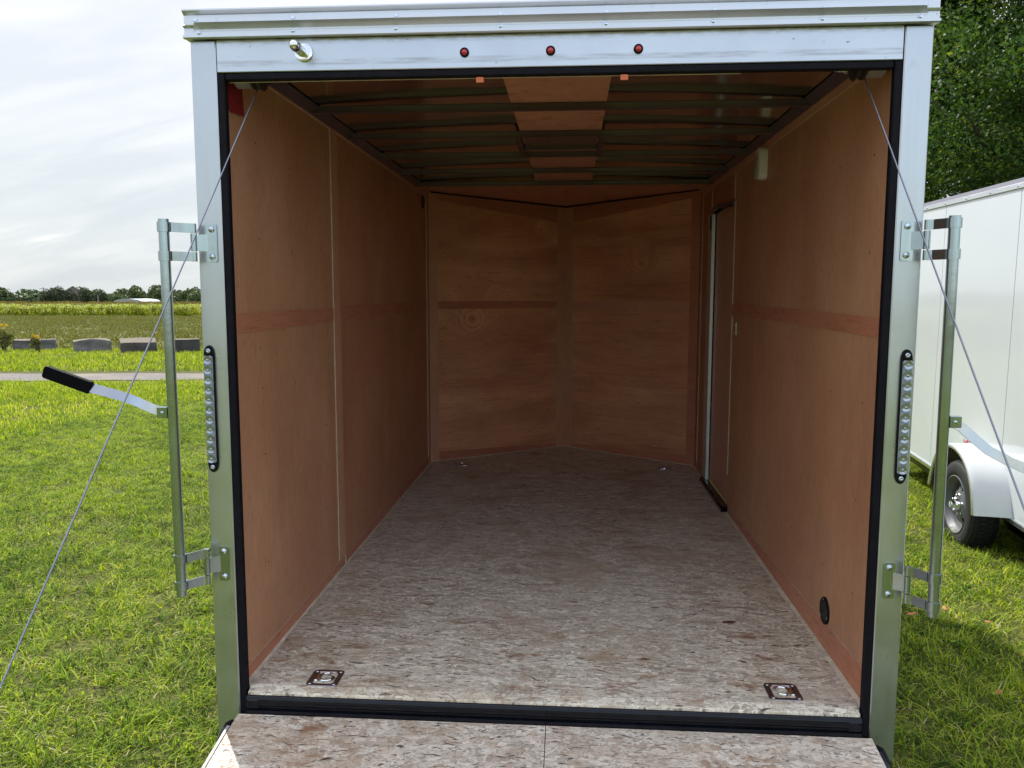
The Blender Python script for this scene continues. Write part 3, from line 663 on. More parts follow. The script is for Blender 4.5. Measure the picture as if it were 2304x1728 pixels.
# weedy plants with yellow flowers
M_weed = leaf_mat('weed_leaf', [(0, (0.05, 0.08, 0.02)), (0.5, (0.14, 0.17, 0.03)), (1, (0.26, 0.20, 0.06))], 0.35)
M_yflower = leaf_mat('yellow_flower', [(0, (0.55, 0.38, 0.02)), (1, (0.75, 0.55, 0.03))], 0.3)
def weed(x, y, H, rad, seed, label):
    g = np.random.default_rng(seed); t_ = thing('goldenrod', label, 'plant', (x, y, gz(y)), 'goldenrod plants beside the stone blocks')
    q = MB()
    for k in range(16):
        a = g.uniform(0, 6.28); e = rad*g.uniform(.3, 1); h = H*g.uniform(.6, 1)
        q.tube([(0.05*math.cos(a), 0.05*math.sin(a), 0), (e*.5*math.cos(a), e*.5*math.sin(a), h*.6), (e*math.cos(a), e*math.sin(a), h)], [.008, .006, .003], 4)
    build('stem', q, M_bark, t_)
    V, F, T = leaf_cloud([(g.normal()*rad*.4, g.normal()*rad*.3, H*g.uniform(.2, .7), rad*.5) for _ in range(7)], 420, 0.045, seed, 1, .8); link('foliage', grid_mesh('foliage', V, F, T, [M_weed]), t_)
    V, F, T = leaf_cloud([(g.normal()*rad*.5, g.normal()*rad*.3, H*g.uniform(.82, 1.0), rad*.16) for _ in range(5)], 160, 0.025, seed, 1, .8); fo = link('flower', grid_mesh('flower', V, F, T, [M_yflower]), t_); fo['kind'] = 'stuff'
weed(-19.02, 23.7, 0.95, 0.30, 5, 'goldenrod plant with yellow tops at the left edge of the photo')
weed(-17.72, 23.5, 0.60, 0.22, 6, 'smaller goldenrod plant against the right end of the low block')

# ------------------------------------------------------------------ big trees at the right
M_leaf = leaf_mat('tree_leaf', [(0.0, (0.024, 0.058, 0.014)), (0.4, (0.048, 0.108, 0.024)), (0.75, (0.10, 0.17, 0.03)), (1.0, (0.22, 0.26, 0.03))], 0.38)
def big_tree(x, y, H, rad, seed, label, n, size):
    g = np.random.default_rng(seed); root = thing('broadleaf_tree', label, 'tree', (x, y, gz(y)), 'tall trees behind the white trailer')
    q = MB(); q.tube([(0, 0, -.2), (.1, 0, H*.2), (-.1, .15, H*.5), (.15, .05, H*.85)], [.26, .2, .13, .05], 12)
    tips = []
    for k in range(30):
        z0 = H*g.uniform(.12, .8); a = g.uniform(0, 6.28); L_ = rad*g.uniform(.6, 1.0)*(1-.4*abs(z0/H-.45)); up = g.uniform(.15, .7)*L_
        p1 = (math.cos(a)*L_*.5, math.sin(a)*L_*.5, z0+up*.35); p2 = (math.cos(a+.2)*L_, math.sin(a+.2)*L_, z0+up)
        q.tube([(0, 0, z0), p1, p2], [.07, .045, .015], 6); tips += [(p1, .5), (p2, .8)]
    build('trunk', q, M_bark, root)
    L_ = []
    for (p, f) in tips:
        for _ in range(6):
            j = g.normal(size=3)*rad*.17; L_.append((p[0]+j[0], p[1]+j[1], p[2]+j[2]*.8, g.uniform(.34, .72)*rad/3.6))
    L_ += [(g.normal()*rad*.2, g.normal()*rad*.2, H*g.uniform(.7, 1.0), rad*.2) for _ in range(16)]
    V, F, T = leaf_cloud(L_, n, size, seed, .7, .55)
    link('crown', grid_mesh('crown', V, F, T, [M_leaf]), root)
big_tree(9.6, 15.0, 13.5, 4.4, 41, 'dense dark green tree behind the roof corner of the trailer', 190000, 0.042)
big_tree(14.5, 12.6, 13.0, 4.6, 42, 'leafy tree at the right edge of the photo', 160000, 0.042)
big_tree(8.8, 22.0, 14.5, 4.6, 43, 'taller tree standing farther back behind the two nearer trees', 110000, 0.10)
big_tree(16.5, 21.0, 14.0, 5.0, 44, 'rearmost tree seen through gaps at the far right', 70000, 0.11)
far_tree(11.5, 14.2, 4.2, 3.4, 45, 'undergrowth bush below the trees behind the white trailer roof', M_leaf, 22000, 0.06, 'undergrowth_bush', 'bush', None, 0.1, True, 22)

# ================================================================== MAIN TRAILER
OFF = (0, 0, -0.5)
TR = thing('cargo_trailer', 'open enclosed cargo trailer with plywood lined walls and ramp lowered', 'trailer', OFF)
def part(name, mb, m, parent=None, smooth=35, **k): return build(name, mb, m, parent or TR, OFF, smooth, **k)

# rear frame
for s in (-1, 1):
    x0, x1 = sorted((s*0.996, s*1.073)); q = MB(); q.box(x0, x1, 0.0, 0.055, -0.160, 2.024, 0.003); part('corner_post', q, M_post)
q = MB(); q.box(-0.9945, 0.9935, 0.001, 0.055, 1.932, 2.026, 0.002); part('header_panel', q, M_header)
# black rubber seal and steel tube round the opening
for s in (-1, 1):
    x0, x1 = sorted((s*0.9735, s*0.9955)); q = MB(); q.box(x0, x1, 0.003, 0.030, -0.085, 1.931, 0.003); part('door_seal', q, M_rubber)
    x0, x1 = sorted((s*1.003, s*1.04)); q = MB(); q.box(x0, x1, 0.056, 0.085, -0.085, 2.02); part('frame_tube', q, M_black)
q = MB(); q.box(-0.971, 0.971, 0.003, 0.030, 1.910, 1.9305, 0.003); part('door_seal', q, M_rubber)
q = MB(); q.box(-0.975, 0.975, 0.032, 0.062, 1.922, 2.02, 0.002); part('header_tube', q, simple('brown_black_tube', (0.030, 0.018, 0.018), 0.5))
q = MB(); q.box(-0.968, 0.55, 0.0265, 0.0295, 1.9078, 1.9096); part('header_edge', q, M_pale)
# sill: black rounded tube, step and lower lip
q = MB(); pr = [(0, .03, -.024), (0, .0, -.0185), (0, -.006, -.020), (0, -.0105, -.027), (0, -.012, -.036), (0, -.011, -.050), (0, -.003, -.056), (0, -.003, -.063), (0, -.013, -.066), (0, -.014, -.080), (0, .03, -.085)]
q.extrude([(-0.970, y, z) for _, y, z in pr], (1.94, 0, 0)); part('sill', q, M_black, smooth=50)
for s in (-1, 1):
    q = MB(); q.box(*sorted((s*0.93, s*0.969)), -.0135, .02, -.062, -.030, .003); part('sill_gusset', q, M_black)
q = MB(); q.box(-.9965, .9965, .012, .05, -.16, -.0862); part('lower_tail_plate', q, M_black)
# chassis tail seen under the floor edge
q = MB(); q.box(-0.99, 0.99, .06, .14, -.16, -.03); q.box(-0.9, -.85, .14, 3.6, -.16, -.03); q.box(.85, .9, .14, 3.6, -.16, -.03)
part('chassis_rail', q, M_dark_under)
for s in (-1, 1):
    w_ = MB(); w_.lathe((s*1.20, 1.9, -.2), (s, 0, 0), [(-.1, 0), (-.1, .2), (-.08, .29), (-.05, .315), (.05, .315), (.08, .29), (.1, .2), (.1, 0)], 32); part('wheel', w_, M_rubber)

# outer skin
M_skin = simple('white_outer_skin', (0.7, 0.7, 0.7), 0.25)
q = MB()
for s in (-1, 1):
    q.box(*sorted((s*1.048, s*1.066)), 0.056, 3.62, -.12, 2.084)
q.extrude([(-1.066, 3.62, -.12), (0.014, 4.41, -.12), (1.066, 3.62, -.12), (1.048, 3.622, -.12), (0.014, 4.39, -.12), (-1.048, 3.622, -.12)], (0, 0, 2.204))
part('outer_skin', q, M_skin, smooth=0)
q = MB(); q.extrude([(-1.07, 0.03, 2.085), (1.07, .03, 2.085), (1.07, 3.63, 2.085), (.014, 4.42, 2.085), (-1.07, 3.63, 2.085)], (0, 0, .02)); part('roof', q, M_skin, smooth=0)

# roof rail: lipped extrusion with a drip flange
def xext(mb, prof, x0, x1, slant=0.0):
    n = len(prof); A = [(x0+slant*(-y), y, z) for y, z in prof]; B = [(x1-slant*(-y), y, z) for y, z in prof]
    mb.add(A+B, [tuple(range(n)), tuple(range(2*n-1, n-1, -1))]+[(i, n+i, n+(i+1) % n, (i+1) % n) for i in range(n)])
rail = [(.05, 2.026), (-.002, 2.0265), (-.020, 2.024), (-.024, 2.027), (-.024, 2.034), (-.014, 2.036), (-.014, 2.056), (-.022, 2.058), (-.024, 2.062), (-.014, 2.066), (-.014, 2.092), (-.020, 2.096), (-.027, 2.102), (-.027, 2.106), (.05, 2.106)]
q = MB(); xext(q, rail, -1.083, 1.080); part('roof_rail', q, M_rail, smooth=25)
fl = [(-.0145, 2.045), (-.017, 2.045), (-.0175, 2.050), (-.026, 2.058), (-.037, 2.0625), (-.040, 2.064), (-.040, 2.0655), (-.030, 2.0665), (-.0185, 2.068), (-.0182, 2.082), (-.0145, 2.082)]
q = MB(); xext(q, fl, -1.062, 1.056, 0.55); part('drip_flange', q, M_rail, smooth=40)
q = MB(); xext(q, [(-.0148, 2.0355), (-.0175, 2.0355), (-.0175, 2.0445), (-.0148, 2.0445)], -1.062, 1.056); part('lower_strip', q, M_rail)
def screw_mesh(r, h, hexa=True):
    mb = MB(); mb.lathe((0, 0, 0), (0, -1, 0), [(0, r*1.35), (h*.25, r*1.35), (h*.3, r), (h*.8, r*.92), (h, r*.5), (h, 0)], 8 if hexa else 12); return mb
sm = None
def place_screw(x, y, z, mesh, parent, name='screw'):
    o = link(name, mesh, parent); o.location = (x, y, z-OFF[2]) ; return o
tmp = build('screw', screw_mesh(.0058, .006), M_screw, TR); SM = tmp.data; tmp.location = (-1.045, -.0182, 2.0745+.5)
for i, x in enumerate((-.751, -.445, -.142, .161, .463, .765, 1.036)): place_screw(x, -.0182, 2.075-.001*i, SM, TR)
for i, x in enumerate((-1.036, -.753, -.447, -.142, .160, .461, .762, 1.026)): place_screw(x, -.0175, 2.0402, SM, TR)

# chrome hold-back on the header
q = MB(); q.lathe((-.727, -.001, 1.984), (0, -1, 0), [(0, .0), (0, .027), (.003, .027), (.004, .024), (.004, 0)], 20); hb = part('hold_back_plate', q, M_chrome)
q = MB(); q.lathe((-.731, -.005, 1.984), (0, -1, 0), [(0, .014), (.066, .0145), (.076, .0135), (.082, .009), (.084, .004), (.084, 0)], 20); part('plunger', q, M_chrome, hb, 50)
q = MB(); q.lathe((-.731, -.062, 1.984), (0, -1, 0), [(0, .0146), (.002, .0152), (.006, .0152), (.008, .0146)], 20); part('rubber_ring', q, M_rubber, hb)
# three red clearance lamps
for x in (-.249, .002, .254):
    q = MB(); q.lathe((x, 0.0005, 1.975), (0, -1, 0), [(0, .0136), (.004, .0136), (.0065, .011), (.0065, .0092), (.004, .009)], 20); lp = part('marker_lamp', q, M_rubber)
    q = MB(); q.lathe((x, 0.0, 1.975), (0, -1, 0), [(.002, .0091), (.005, .0088), (.0075, .006), (.0083, 0)], 16); part('lens', q, M_red, lp)
# LED light bars
def led_bar(cx, side):
    z0, z1 = 0.716, 1.116; q = MB(); r = .0165; zc = [(z0+.03), (z1-.03)]
    out = []
    for i in range(13): a = math.pi*i/12; out.append((cx+r*math.cos(a), zc[1]+.030*math.sin(a)))
    for i in range(13): a = math.pi+math.pi*i/12; out.append((cx+r*math.cos(a), zc[0]+.030*math.sin(a)))
    n = len(out); P = []
    for k, (dy, s) in enumerate(((0, 1.0), (-.006, 1.0), (-.009, .92), (-.009, .80))):
        P += [(cx+(x-cx)*s, dy+.0, (z-(z0+z1)/2)*(1-(1-s)*.12)+(z0+z1)/2) for x, z in out]
    fs = [(k*n+i, k*n+(i+1) % n, (k+1)*n+(i+1) % n, (k+1)*n+i) for k in range(3) for i in range(n)]+[tuple(3*n+i for i in range(n))]
    q.add(P, fs); bar = part('light_bar', q, M_rubber)
    q = MB(); q.box(cx-.0145, cx+.0145, -.018, -.0085, z0+.032, z1-.032, .004); part('clear_cover', q, M_ledbase, bar)
    for i in range(11):
        z = z0+.045+i*(z1-z0-.09)/10
        q = MB(); q.lathe((cx, -.0178, z), (0, -1, 0), [(0, .0136), (.0015, .0130), (.0004, .0075), (-.001+.0012, .0045), (.0026, .004), (.0040, .0025), (.0044, 0)], 18); part('led', q, M_led, bar)
    for z in (z0+.017, z1-.017):
        q = MB(); q.lathe((cx, -.009, z), (0, -1, 0), [(0, .0075), (.002, .0072), (.003, .004), (.002, .002), (.002, 0)], 14); part('bar_screw', q, M_screw, bar)
led_bar(-1.051, -1); led_bar(1.046, 1)

# lock bars with hinges and handles
def lock_bar(s, xt, xb, zt, zb):
    q = MB(); yb = -.09
    q.lathe((xb, yb, zb), (xt-xb, 0, zt-zb), [(0, .0), (0, .0125), (0, .0155), ((zt-zb), .0155), ((zt-zb), .012), ((zt-zb)-.01, .011), ((zt-zb)-.01, 0)], 24)
    bar = part('lock_bar', q, M_zinc)
    def bx_(z): return xb+(xt-xb)*(z-zb)/(zt-zb)
    for (za, zc_, zp0, zp1) in (((1.4765, 1.391, 1.371, 1.486)), ((.437, .349, .363, .474))):
        px = s*1.072; py = -.032; top = za > 1
        # plate with rounded corners
        q = MB(); xa, xb_ = sorted((s*1.012, s*1.046)); r = .007; o_ = []
        for (cx, cz, a0) in ((xb_-r, zp1-r, 0), (xa+r, zp1-r, 90), (xa+r, zp0+r, 180), (xb_-r, zp0+r, 270)):
            for k in range(5): a = R(a0+22.5*k); o_.append((cx+r*math.cos(a), -.0005, cz+r*math.sin(a)))
        q.extrude(o_, (0, -.0035, 0)); zm = (zp0+zp1)/2
        q.extrude([(s*1.040, -.001, zm+.026), (s*1.052, -.001, zm+.026), (px, py+.008, zm+.024), (px, py+.008, zm-.024), (s*1.052, -.001, zm-.026), (s*1.040, -.001, zm-.026)], (0, -.0035, 0))
        q.cyl((px, py, zm-.026), (px, py, zm+.026), .0095, 14)
        pl_ = part('hinge_plate', q, M_zinc, bar)
        for dz in (-.041, .041):
            q = MB(); q.lathe((s*1.028, -.004, zm+dz), (0, -1, 0), [(0, .0095), (.002, .0092), (.0045, .007), (.006, .003), (.0063, 0)], 18); part('rivet', q, M_screw, bar, 60)
        for zq in (zm+.0425, zm-.0425):
            zA = zq
            q = MB()
            b_ = bx_(zA)
            q.cyl((px, py, zA-.014), (px, py, zA+.014), .0092, 14)
            q.strap([(px, py-.007, zA), (px-s*(-.012), py-.012, zA), (b_-s*.018, yb+.006, zA)], (0, 0, .028), .0038)
            q.lathe((b_, yb, zA-.014), (0, 0, 1), [(0, .0155), (0, .0192), (.028, .0192), (.028, .0155)], 20)
            part('hinge_arm', q, M_zinc, bar)
    # welded saddle and handle
    zH = .918; b_ = bx_(zH)
    q = MB(); q.box(*sorted((b_+s*.013, b_+s*.019)), yb-.014, yb+.014, zH-.017, zH+.017, .002)
    q.box(*sorted((b_+s*.014, b_+s*.046)), yb-.010, yb-.006, zH-.0165, zH+.0165, .0015); q.box(*sorted((b_+s*.014, b_+s*.046)), yb+.006, yb+.010, zH-.0165, zH+.0165, .0015)
    part('handle_bracket', q, M_zinc, bar)
    q = MB(); q.lathe((b_+s*.028, yb-.0095, zH), (0, -1, 0), [(0, .0055), (.003, .005), (.0042, .002), (.0042, 0)], 12); part('handle_rivet', q, M_screw, bar)
    if s < 0:
        P = [(-1.156, yb, .916), (-1.175, yb, .921), (-1.20, yb-.004, .932), (-1.245, yb-.014, .955), (-1.28, yb-.018, .968), (-1.34, yb-.020, .984), (-1.385, yb-.022, .996)]
        G = [(-1.372, yb-.022, .9925), (-1.515, yb-.022, 1.042)]
    else:
        P = [(1.150, yb, .914), (1.172, yb, .902), (1.206, yb-.004, .871), (1.243, yb-.016, .838), (1.294, yb-.020, .812), (1.349, yb-.022, .787), (1.40, yb-.024, .766)]
        G = [(1.388, yb-.024, .771), (1.53, yb-.024, .715)]
    q = MB(); q.strap(P, [(0, (.001+.0095*(k/6)**1.3) if s < 0 else .0035, .0275) for k in range(len(P))], .0045); h = part('handle', q, M_bright, bar)
    g0, g1 = Vector(G[0]), Vector(G[1]); d = (g1-g0).normalized(); up = Vector((0, -1, 0)).cross(d).normalized()
    if up.z < 0: up = -up
    Ln = (g1-g0).length; r = .008; hw = .0185; o_ = []
    for (cx, cz, a0) in ((Ln-r, hw-r, 0), (.003, hw-.003, 90), (.003, -hw+.003, 180), (Ln-r, -hw+r, 270)):
        rr_ = r if cx > .1 else .003
        for k in range(5): a = R(a0+22.5*k); o_.append(g0+d*(cx+rr_*math.cos(a))+up*(cz+rr_*math.sin(a))+Vector((0, .009, 0)))
    q = MB(); q.extrude(o_, (0, -.018, 0)); part('grip', q, M_grip, bar)
lock_bar(-1, -1.1345, -1.1295, 1.494, .343)
lock_bar(1, 1.1195, 1.1235, 1.491, .346)

# ramp door
SL = 0.17
def rz(y): return -.0775+SL*(y+.0165)
def ramp_pt(x, y, dz=0): return (x, y, rz(y)+dz)
rd = bpy.data.objects.new('ramp_door', None); COL.objects.link(rd); rd.parent = TR
for (xa, xb) in ((-.997, -.0012), (.0012, .999)):
    q = MB(); q.add([ramp_pt(x, y, dz) for dz in (-.018, 0) for x, y in ((xa, -.0165), (xb, -.0165), (xb, -1.92), (xa, -1.92))], [(3, 2, 1, 0), (4, 5, 6, 7), (0, 1, 5, 4), (1, 2, 6, 5), (2, 3, 7, 6), (3, 0, 4, 7)])
    part('strand_board', q, M_osb_r, rd)
for s in (-1, 1):
    q = MB(); xa, xb = sorted((s*1.000, s*1.009))
    P = [ramp_pt(x, y, dz) for dz in (-.045, .0015) for x, y in ((xa, -.075), (xb, -.075), (xb, -1.93), (xa, -1.93))]
    q.add(P, [(3, 2, 1, 0), (4, 5, 6, 7), (0, 1, 5, 4), (1, 2, 6, 5), (2, 3, 7, 6), (3, 0, 4, 7)]); part('edge_trim', q, M_edge if s < 0 else M_black, rd)
    q = MB(); q.tube([ramp_pt(s*1.007, -.035, -.012), ramp_pt(s*1.012, -.055, -.010), ramp_pt(s*1.014, -.10, -.016), ramp_pt(s*1.013, -.16, -.03)], [.006, .012, .012, .006], 8); part('rubber_corner', q, M_rubber, rd)
    q = MB(); q.box(*sorted((s*1.012, s*1.03)), -1.76, -1.68, -.40, -.17); part('cable_bracket', q, M_zinc, rd)
q = MB(); q.box(-.98, .98, -.11, -.012, -.135, -.112); part('hinge', q, M_black, rd)
q = MB()
for x in (-.9, -.62, -.34, -.012, .30, .58, .86): q.lathe((x, -.030-.012*random.random(), rz(-.035)+.0003), (0, 0, 1), [(0, .0048), (.0012, .0044), (.0008, .002), (.0008, 0)], 10)
for x in (-.5, .45): q.lathe((x, -.5, rz(-.5)), (0, 0, 1), [(0, .0048), (.0012, .0044), (.0012, 0)], 10)
part('screws', q, M_screw, rd, kind='stuff')

# cables
def cable(p0, p1, name):
    p0, p1 = Vector(p0), Vector(p1); pts = []
    for i in range(25):
        t = i/24; p = p0.lerp(p1, t); p.z -= .012*math.sin(math.pi*t); pts.append(p)
    q = MB(); q.tube(pts, .0021, 8); return part(name, q, M_cable)
cable((.915, .085, 1.912), (1.02, -1.72, -.208), 'ramp_cable')
cable((-.897, .085, 1.915), (-1.02, -1.72, -.163), 'ramp_cable')

# cable drums and springs under the header
for s in (-1, 1):
    q = MB(); q.lathe((s*.888, .10, 1.957), (s, 0, 0), [(0, 0), (0, .048), (.004, .056), (.008, .056), (.012, .043), (.022, .043), (.026, .054), (.032, .054), (.034, 0)], 32); dr = part('cable_drum', q, simple('dark_cast_metal', (0.06, 0.055, 0.05), 0.45, 0.6))
    q = MB()
    for k in range(9): q.lathe((s*(.924+.0056*k), .10, 1.957), (s, 0, 0), [(0, .043), (.0012, .0466), (.0028, .0480), (.0044, .0466), (.0056, .043)], 28)
    part('spring', q, simple('spring_steel', (0.50, 0.48, 0.45), 0.4, 0.6), dr)
    q = MB(); q.extrude([(s*.868, .06, 1.985), (s*.868, .15, 1.985), (s*.868, .15, 1.955), (s*.868, .085, 1.916), (s*.868, .06, 1.93)], (s*-.004, 0, 0)); br = part('drum_bracket', q, M_zinc if s > 0 else M_black)
    if s > 0:
        q = MB(); q.lathe((.866, .092, 1.929), (-1, 0, 0), [(0, .010), (.007, .010), (.007, .0065), (.022, .0065), (.022, .004), (.034, .004), (.034, 0)], 10); part('bolt', q, M_screw, br)
# orange plastic clips under the header
for x in (-.204, .215):
    q = MB(); q.box(x-.011, x+.011, -.002, .031, 1.896, 1.905, .002); q.box(x-.011, x+.011, -.003, .002, 1.889, 1.904, .001); part('orange_clip', q, M_orange)

# ------------------------------------------------------------------ interior
XL, XR, YC, ZC = -.998, .998, 3.60, 2.045
NO = (.014, 4.336)
PALE = [None, M_pale]
def slab(name, m, x, y0, y1, z0, z1, side, th=.003, base=.0, pale=True, parent=None, z0b=None, z1b=None):
    """sheet on a side wall; side -1 left, +1 right; its edges show pale cut wood; z0b/z1b give the far end heights"""
    z0b = z0 if z0b is None else z0b; z1b = z1 if z1b is None else z1b
    xi = x-side*(base+th); xo = x-side*base; q = MB()
    A = [(xi, y0, z0), (xi, y1, z0b), (xi, y1, z1b), (xi, y0, z1)]; B = [(xo, p[1], p[2]) for p in A]
    q.add(A+B, [(0, 1, 2, 3), (7, 6, 5, 4)]); q.cur = 1
    q.add(A+B, [(0, 4, 5, 1), (1, 5, 6, 2), (2, 6, 7, 3), (3, 7, 4, 0)])
    return part(name, q, [m, M_pale if pale else m], parent, 0)
def grp(name):
    o = bpy.data.objects.new(name, None); COL.objects.link(o); o.parent = TR; return o
WL = grp('left_wall'); WR = grp('right_wall'); NS = grp('nose_wall'); CE = grp('ceiling'); FL = grp('floor')
g_ = .0012
for nm, m, a, b_, z0, z1 in (('plywood_panel', M_ply_a, .032, 1.19-g_, 0.0, 1.18), ('plywood_panel', M_ply_a, .032, 1.19-g_, 1.182, 2.03), ('plywood_panel', M_ply_b, 1.19+g_, YC, 0, 1.18), ('plywood_panel', M_ply_b, 1.19+g_, YC, 1.182, 2.03)):
    slab(nm, m, XL, a, b_, z0, z1, -1, .003, 0, True, WL)
T_ = .0045
slab('batten', M_ply_batten, XL, 1.142, 1.243, .043, 2.040, -1, T_, .0032, True, WL)
slab('batten', M_ply_red, XL, .032, 1.1415, 1.150, 1.2125, -1, T_-.002, .0032, True, WL)
slab('batten', M_ply_red, XL, 1.2435, 3.505, 1.152, 1.2205, -1, T_-.0025, .0032, True, WL)
slab('batten', M_ply_batten, XL, .032, 1.1415, 1.991, 2.046, -1, T_, .0032, True, WL, 1.990)
slab('batten', M_ply_batten, XL, 1.2435, 3.505, 1.990, 2.046, -1, T_, .0032, True, WL, 1.975)
slab('batten', M_ply_red, XL, .032, 1.141, 0.001, .046, -1, T_, .0032, True, WL, None, .040)
slab('batten', M_ply_red, XL, 1.2435, 3.505, 0.001, .040, -1, T_, .0032, True, WL, None, .060)
slab('corner_batten', M_ply_batten, XL, 3.507, YC-.004, 0.001, 2.03, -1, T_+.001, .0032, True, WL)
# right wall round the side door
for m, a, b_, z0, z1 in ((M_ply_a, .032, 2.333, 0, 1.18), (M_ply_a, .032, 2.333, 1.182, 2.03), (M_ply_red, 2.334, 3.13, 1.812, 2.03), (M_ply_b, 3.151, YC, 0, 2.03)):
    slab('plywood_panel', m, XR, a, b_, z0, z1, 1, .003, 0, True, WR)
slab('batten', M_ply_red, XR, .032, 2.318, 1.146, 1.2065, 1, T_-.0015, .0032, True, WR, 1.160, 1.2205)
slab('batten', M_ply_batten, XR, .032, 3.49, 1.965, 2.046, 1, T_, .0032, True, WR)
slab('batten', M_ply_red, XR, .032, 2.29, .001, .112, 1, T_, .0032, True, WR, .001, .036)
slab('batten', M_ply_red, XR, 3.155, 3.49, .001, .06, 1, T_, .0032, True, WR)
slab('batten', M_pale, XR, 2.3345, 2.349, .22, 1.146, 1, .0042, .0032, True, WR)
slab('batten', M_pale, XR, 2.3345, 2.349, 1.216, 1.80, 1, .0042, .0032, True, WR)
slab('batten', M_ply_batten, XR, 2.350, 2.392, 1.812, 1.964, 1, T_, .0032, True, WR)
slab('batten', M_pale, XR, 3.131, 3.142, 1.812, 1.964, 1, .0042, .0032, True, WR)
slab('corner_batten', M_ply_red, XR, 3.495, YC-.004, 0.001, 2.03, 1, T_+.001, .0032, True, WR)
# side door
sdr = grp('side_door')
slab('door_panel', M_ply_door, XR, 2.352, 3.01, .035, 1.795, 1, .003, -.010, False, sdr)
q = MB(); q.box(.975, 1.0, 3.012, 3.15, .012, 1.795, .003); part('door_jamb', q, M_jamb, sdr)
q = MB(); q.box(.968, .976, 3.03, 3.045, 1.69, 1.78, .001); part('jamb_catch', q, M_black, sdr)
q = MB(); P = [(.985, 2.350, 1.786), (.978, 2.45, 1.792), (.966, 2.62, 1.806), (.958, 2.80, 1.812), (.966, 2.98, 1.803), (.980, 3.06, 1.790)]
q.strap(P, (0, 0, .030), .006); part('closer_arm', q, M_bow, sdr)
q = MB()
for y, z in ((2.72, 1.803), (2.93, 1.801)): q.lathe((.957, y, z), (-1, 0, 0), [(0, .009), (.004, .009), (.006, .004), (.006, 0)], 10)
part('arm_bolts', q, M_screw, sdr)
q = MB(); q.box(.955, 1.0, 2.30, 3.12, .0005, .020, .003); q.box(.965, 1.0, 2.30, 3.12, .0205, .034, .002); part('threshold', q, M_black, sdr)
q = MB(); q.box(.990, .9945, 2.205, 2.245, 1.045, 1.115, .001); part('strike_plate', q, M_white, sdr); q = MB(); q.box(.9893, .992, 2.226, 2.238, 1.062, 1.098); part('strike_slot', q, M_black, sdr)
# screw heads on walls
q = MB()
def head(x, y, z, s, r=.0038): q.lathe((x, y, z), (-s, 0, 0), [(0, r), (.0012, r*.9), (.0018, r*.4), (.0018, 0)], 6)
for y in (.28, .62, .98, 1.42, 1.86, 2.3, 2.75, 3.2):
    for z in (.33, .72, .95, 1.45, 1.76): head(XL+.003, y+random.uniform(-.01, .01), z+random.uniform(-.02, .02), -1)
for y in (.2, .52, .95, 1.36, 1.8, 2.2):
    for z in (.3, .62, .93, 1.42, 1.72): head(XR-.003, y+random.uniform(-.01, .01), z+random.uniform(-.02, .02), 1)
for y, z in ((2.46, 1.42), (2.62, 1.42), (2.42, .86), (2.42, .70), (2.9, .30), (2.8, .28)): head(XR+.006, y, z, 1, .005)
part('screw_heads', q, simple('dark_screw', (0.10, 0.075, 0.06), 0.35, 0.7), kind='stuff')

# nose walls: panels on the two slanted planes
def nose(side):
    a = Vector((side*.998, YC, 0)); b = Vector((NO[0], NO[1], 0)); t = (b-a).normalized(); L_ = (b-a).length
    n = Vector((-t.y, t.x, 0)); n = n if n.y < 0 else -n
    ma = M_ply_nl if side < 0 else M_ply_nr
    def sheet(nm, m, s0, s1, z0a, z0b, z1a, z1b, base, th, pale=True):
        q = MB(); A = [a+t*s0+n*(base+th)+Vector((0, 0, z0a)), a+t*s1+n*(base+th)+Vector((0, 0, z0b)), a+t*s1+n*(base+th)+Vector((0, 0, z1b)), a+t*s0+n*(base+th)+Vector((0, 0, z1a))]
        B = [p-n*th for p in A]; q.add(A+B, [(0, 1, 2, 3), (7, 6, 5, 4)]); q.cur = 1; q.add(A+B, [(0, 4, 5, 1), (1, 5, 6, 2), (2, 6, 7, 3), (3, 7, 4, 0)])
        part(nm, q, [m, M_pale if pale else m], NS, 0)
    sheet('plywood_panel', ma, 0, L_, 0, 0, 1.18, 1.18, 0, .003)
    sheet('plywood_panel', ma, 0, L_, 1.182, 1.182, 2.02, 1.975, 0, .003)
    sheet('batten', M_ply_red if side < 0 else M_ply_batten, .078, L_-.083, 1.160, 1.160, 1.219, 1.218, .0032, .0025, False)
    sheet('batten', M_ply_red, .078, L_-.083, 1.965, 1.85, 2.02, 1.976, .0032, .003, False)
    sheet('batten', M_ply_red, .078, L_-.083, .001, .001, .072, .034, .0032, .0025, False)
    sheet('corner_batten', M_ply_batten if side < 0 else M_ply_red, .004, .0765, .001, .001, 2.02, 2.016, .0032, .004)
    sheet('centre_batten', M_ply_batten, L_-.082, L_-.001, .001, .001, 1.978, 1.976, .0032, .0045)
    # black trim along the top edge
    p0 = a+t*.02+n*.012+Vector((0, 0, 2.022)); p1 = b+n*.012+Vector((0, 0, 1.979)); q = MB(); q.strap([p0, p1], (0, 0, .016), .012); part('top_trim', q, M_black, NS)
nose(-1); nose(1)

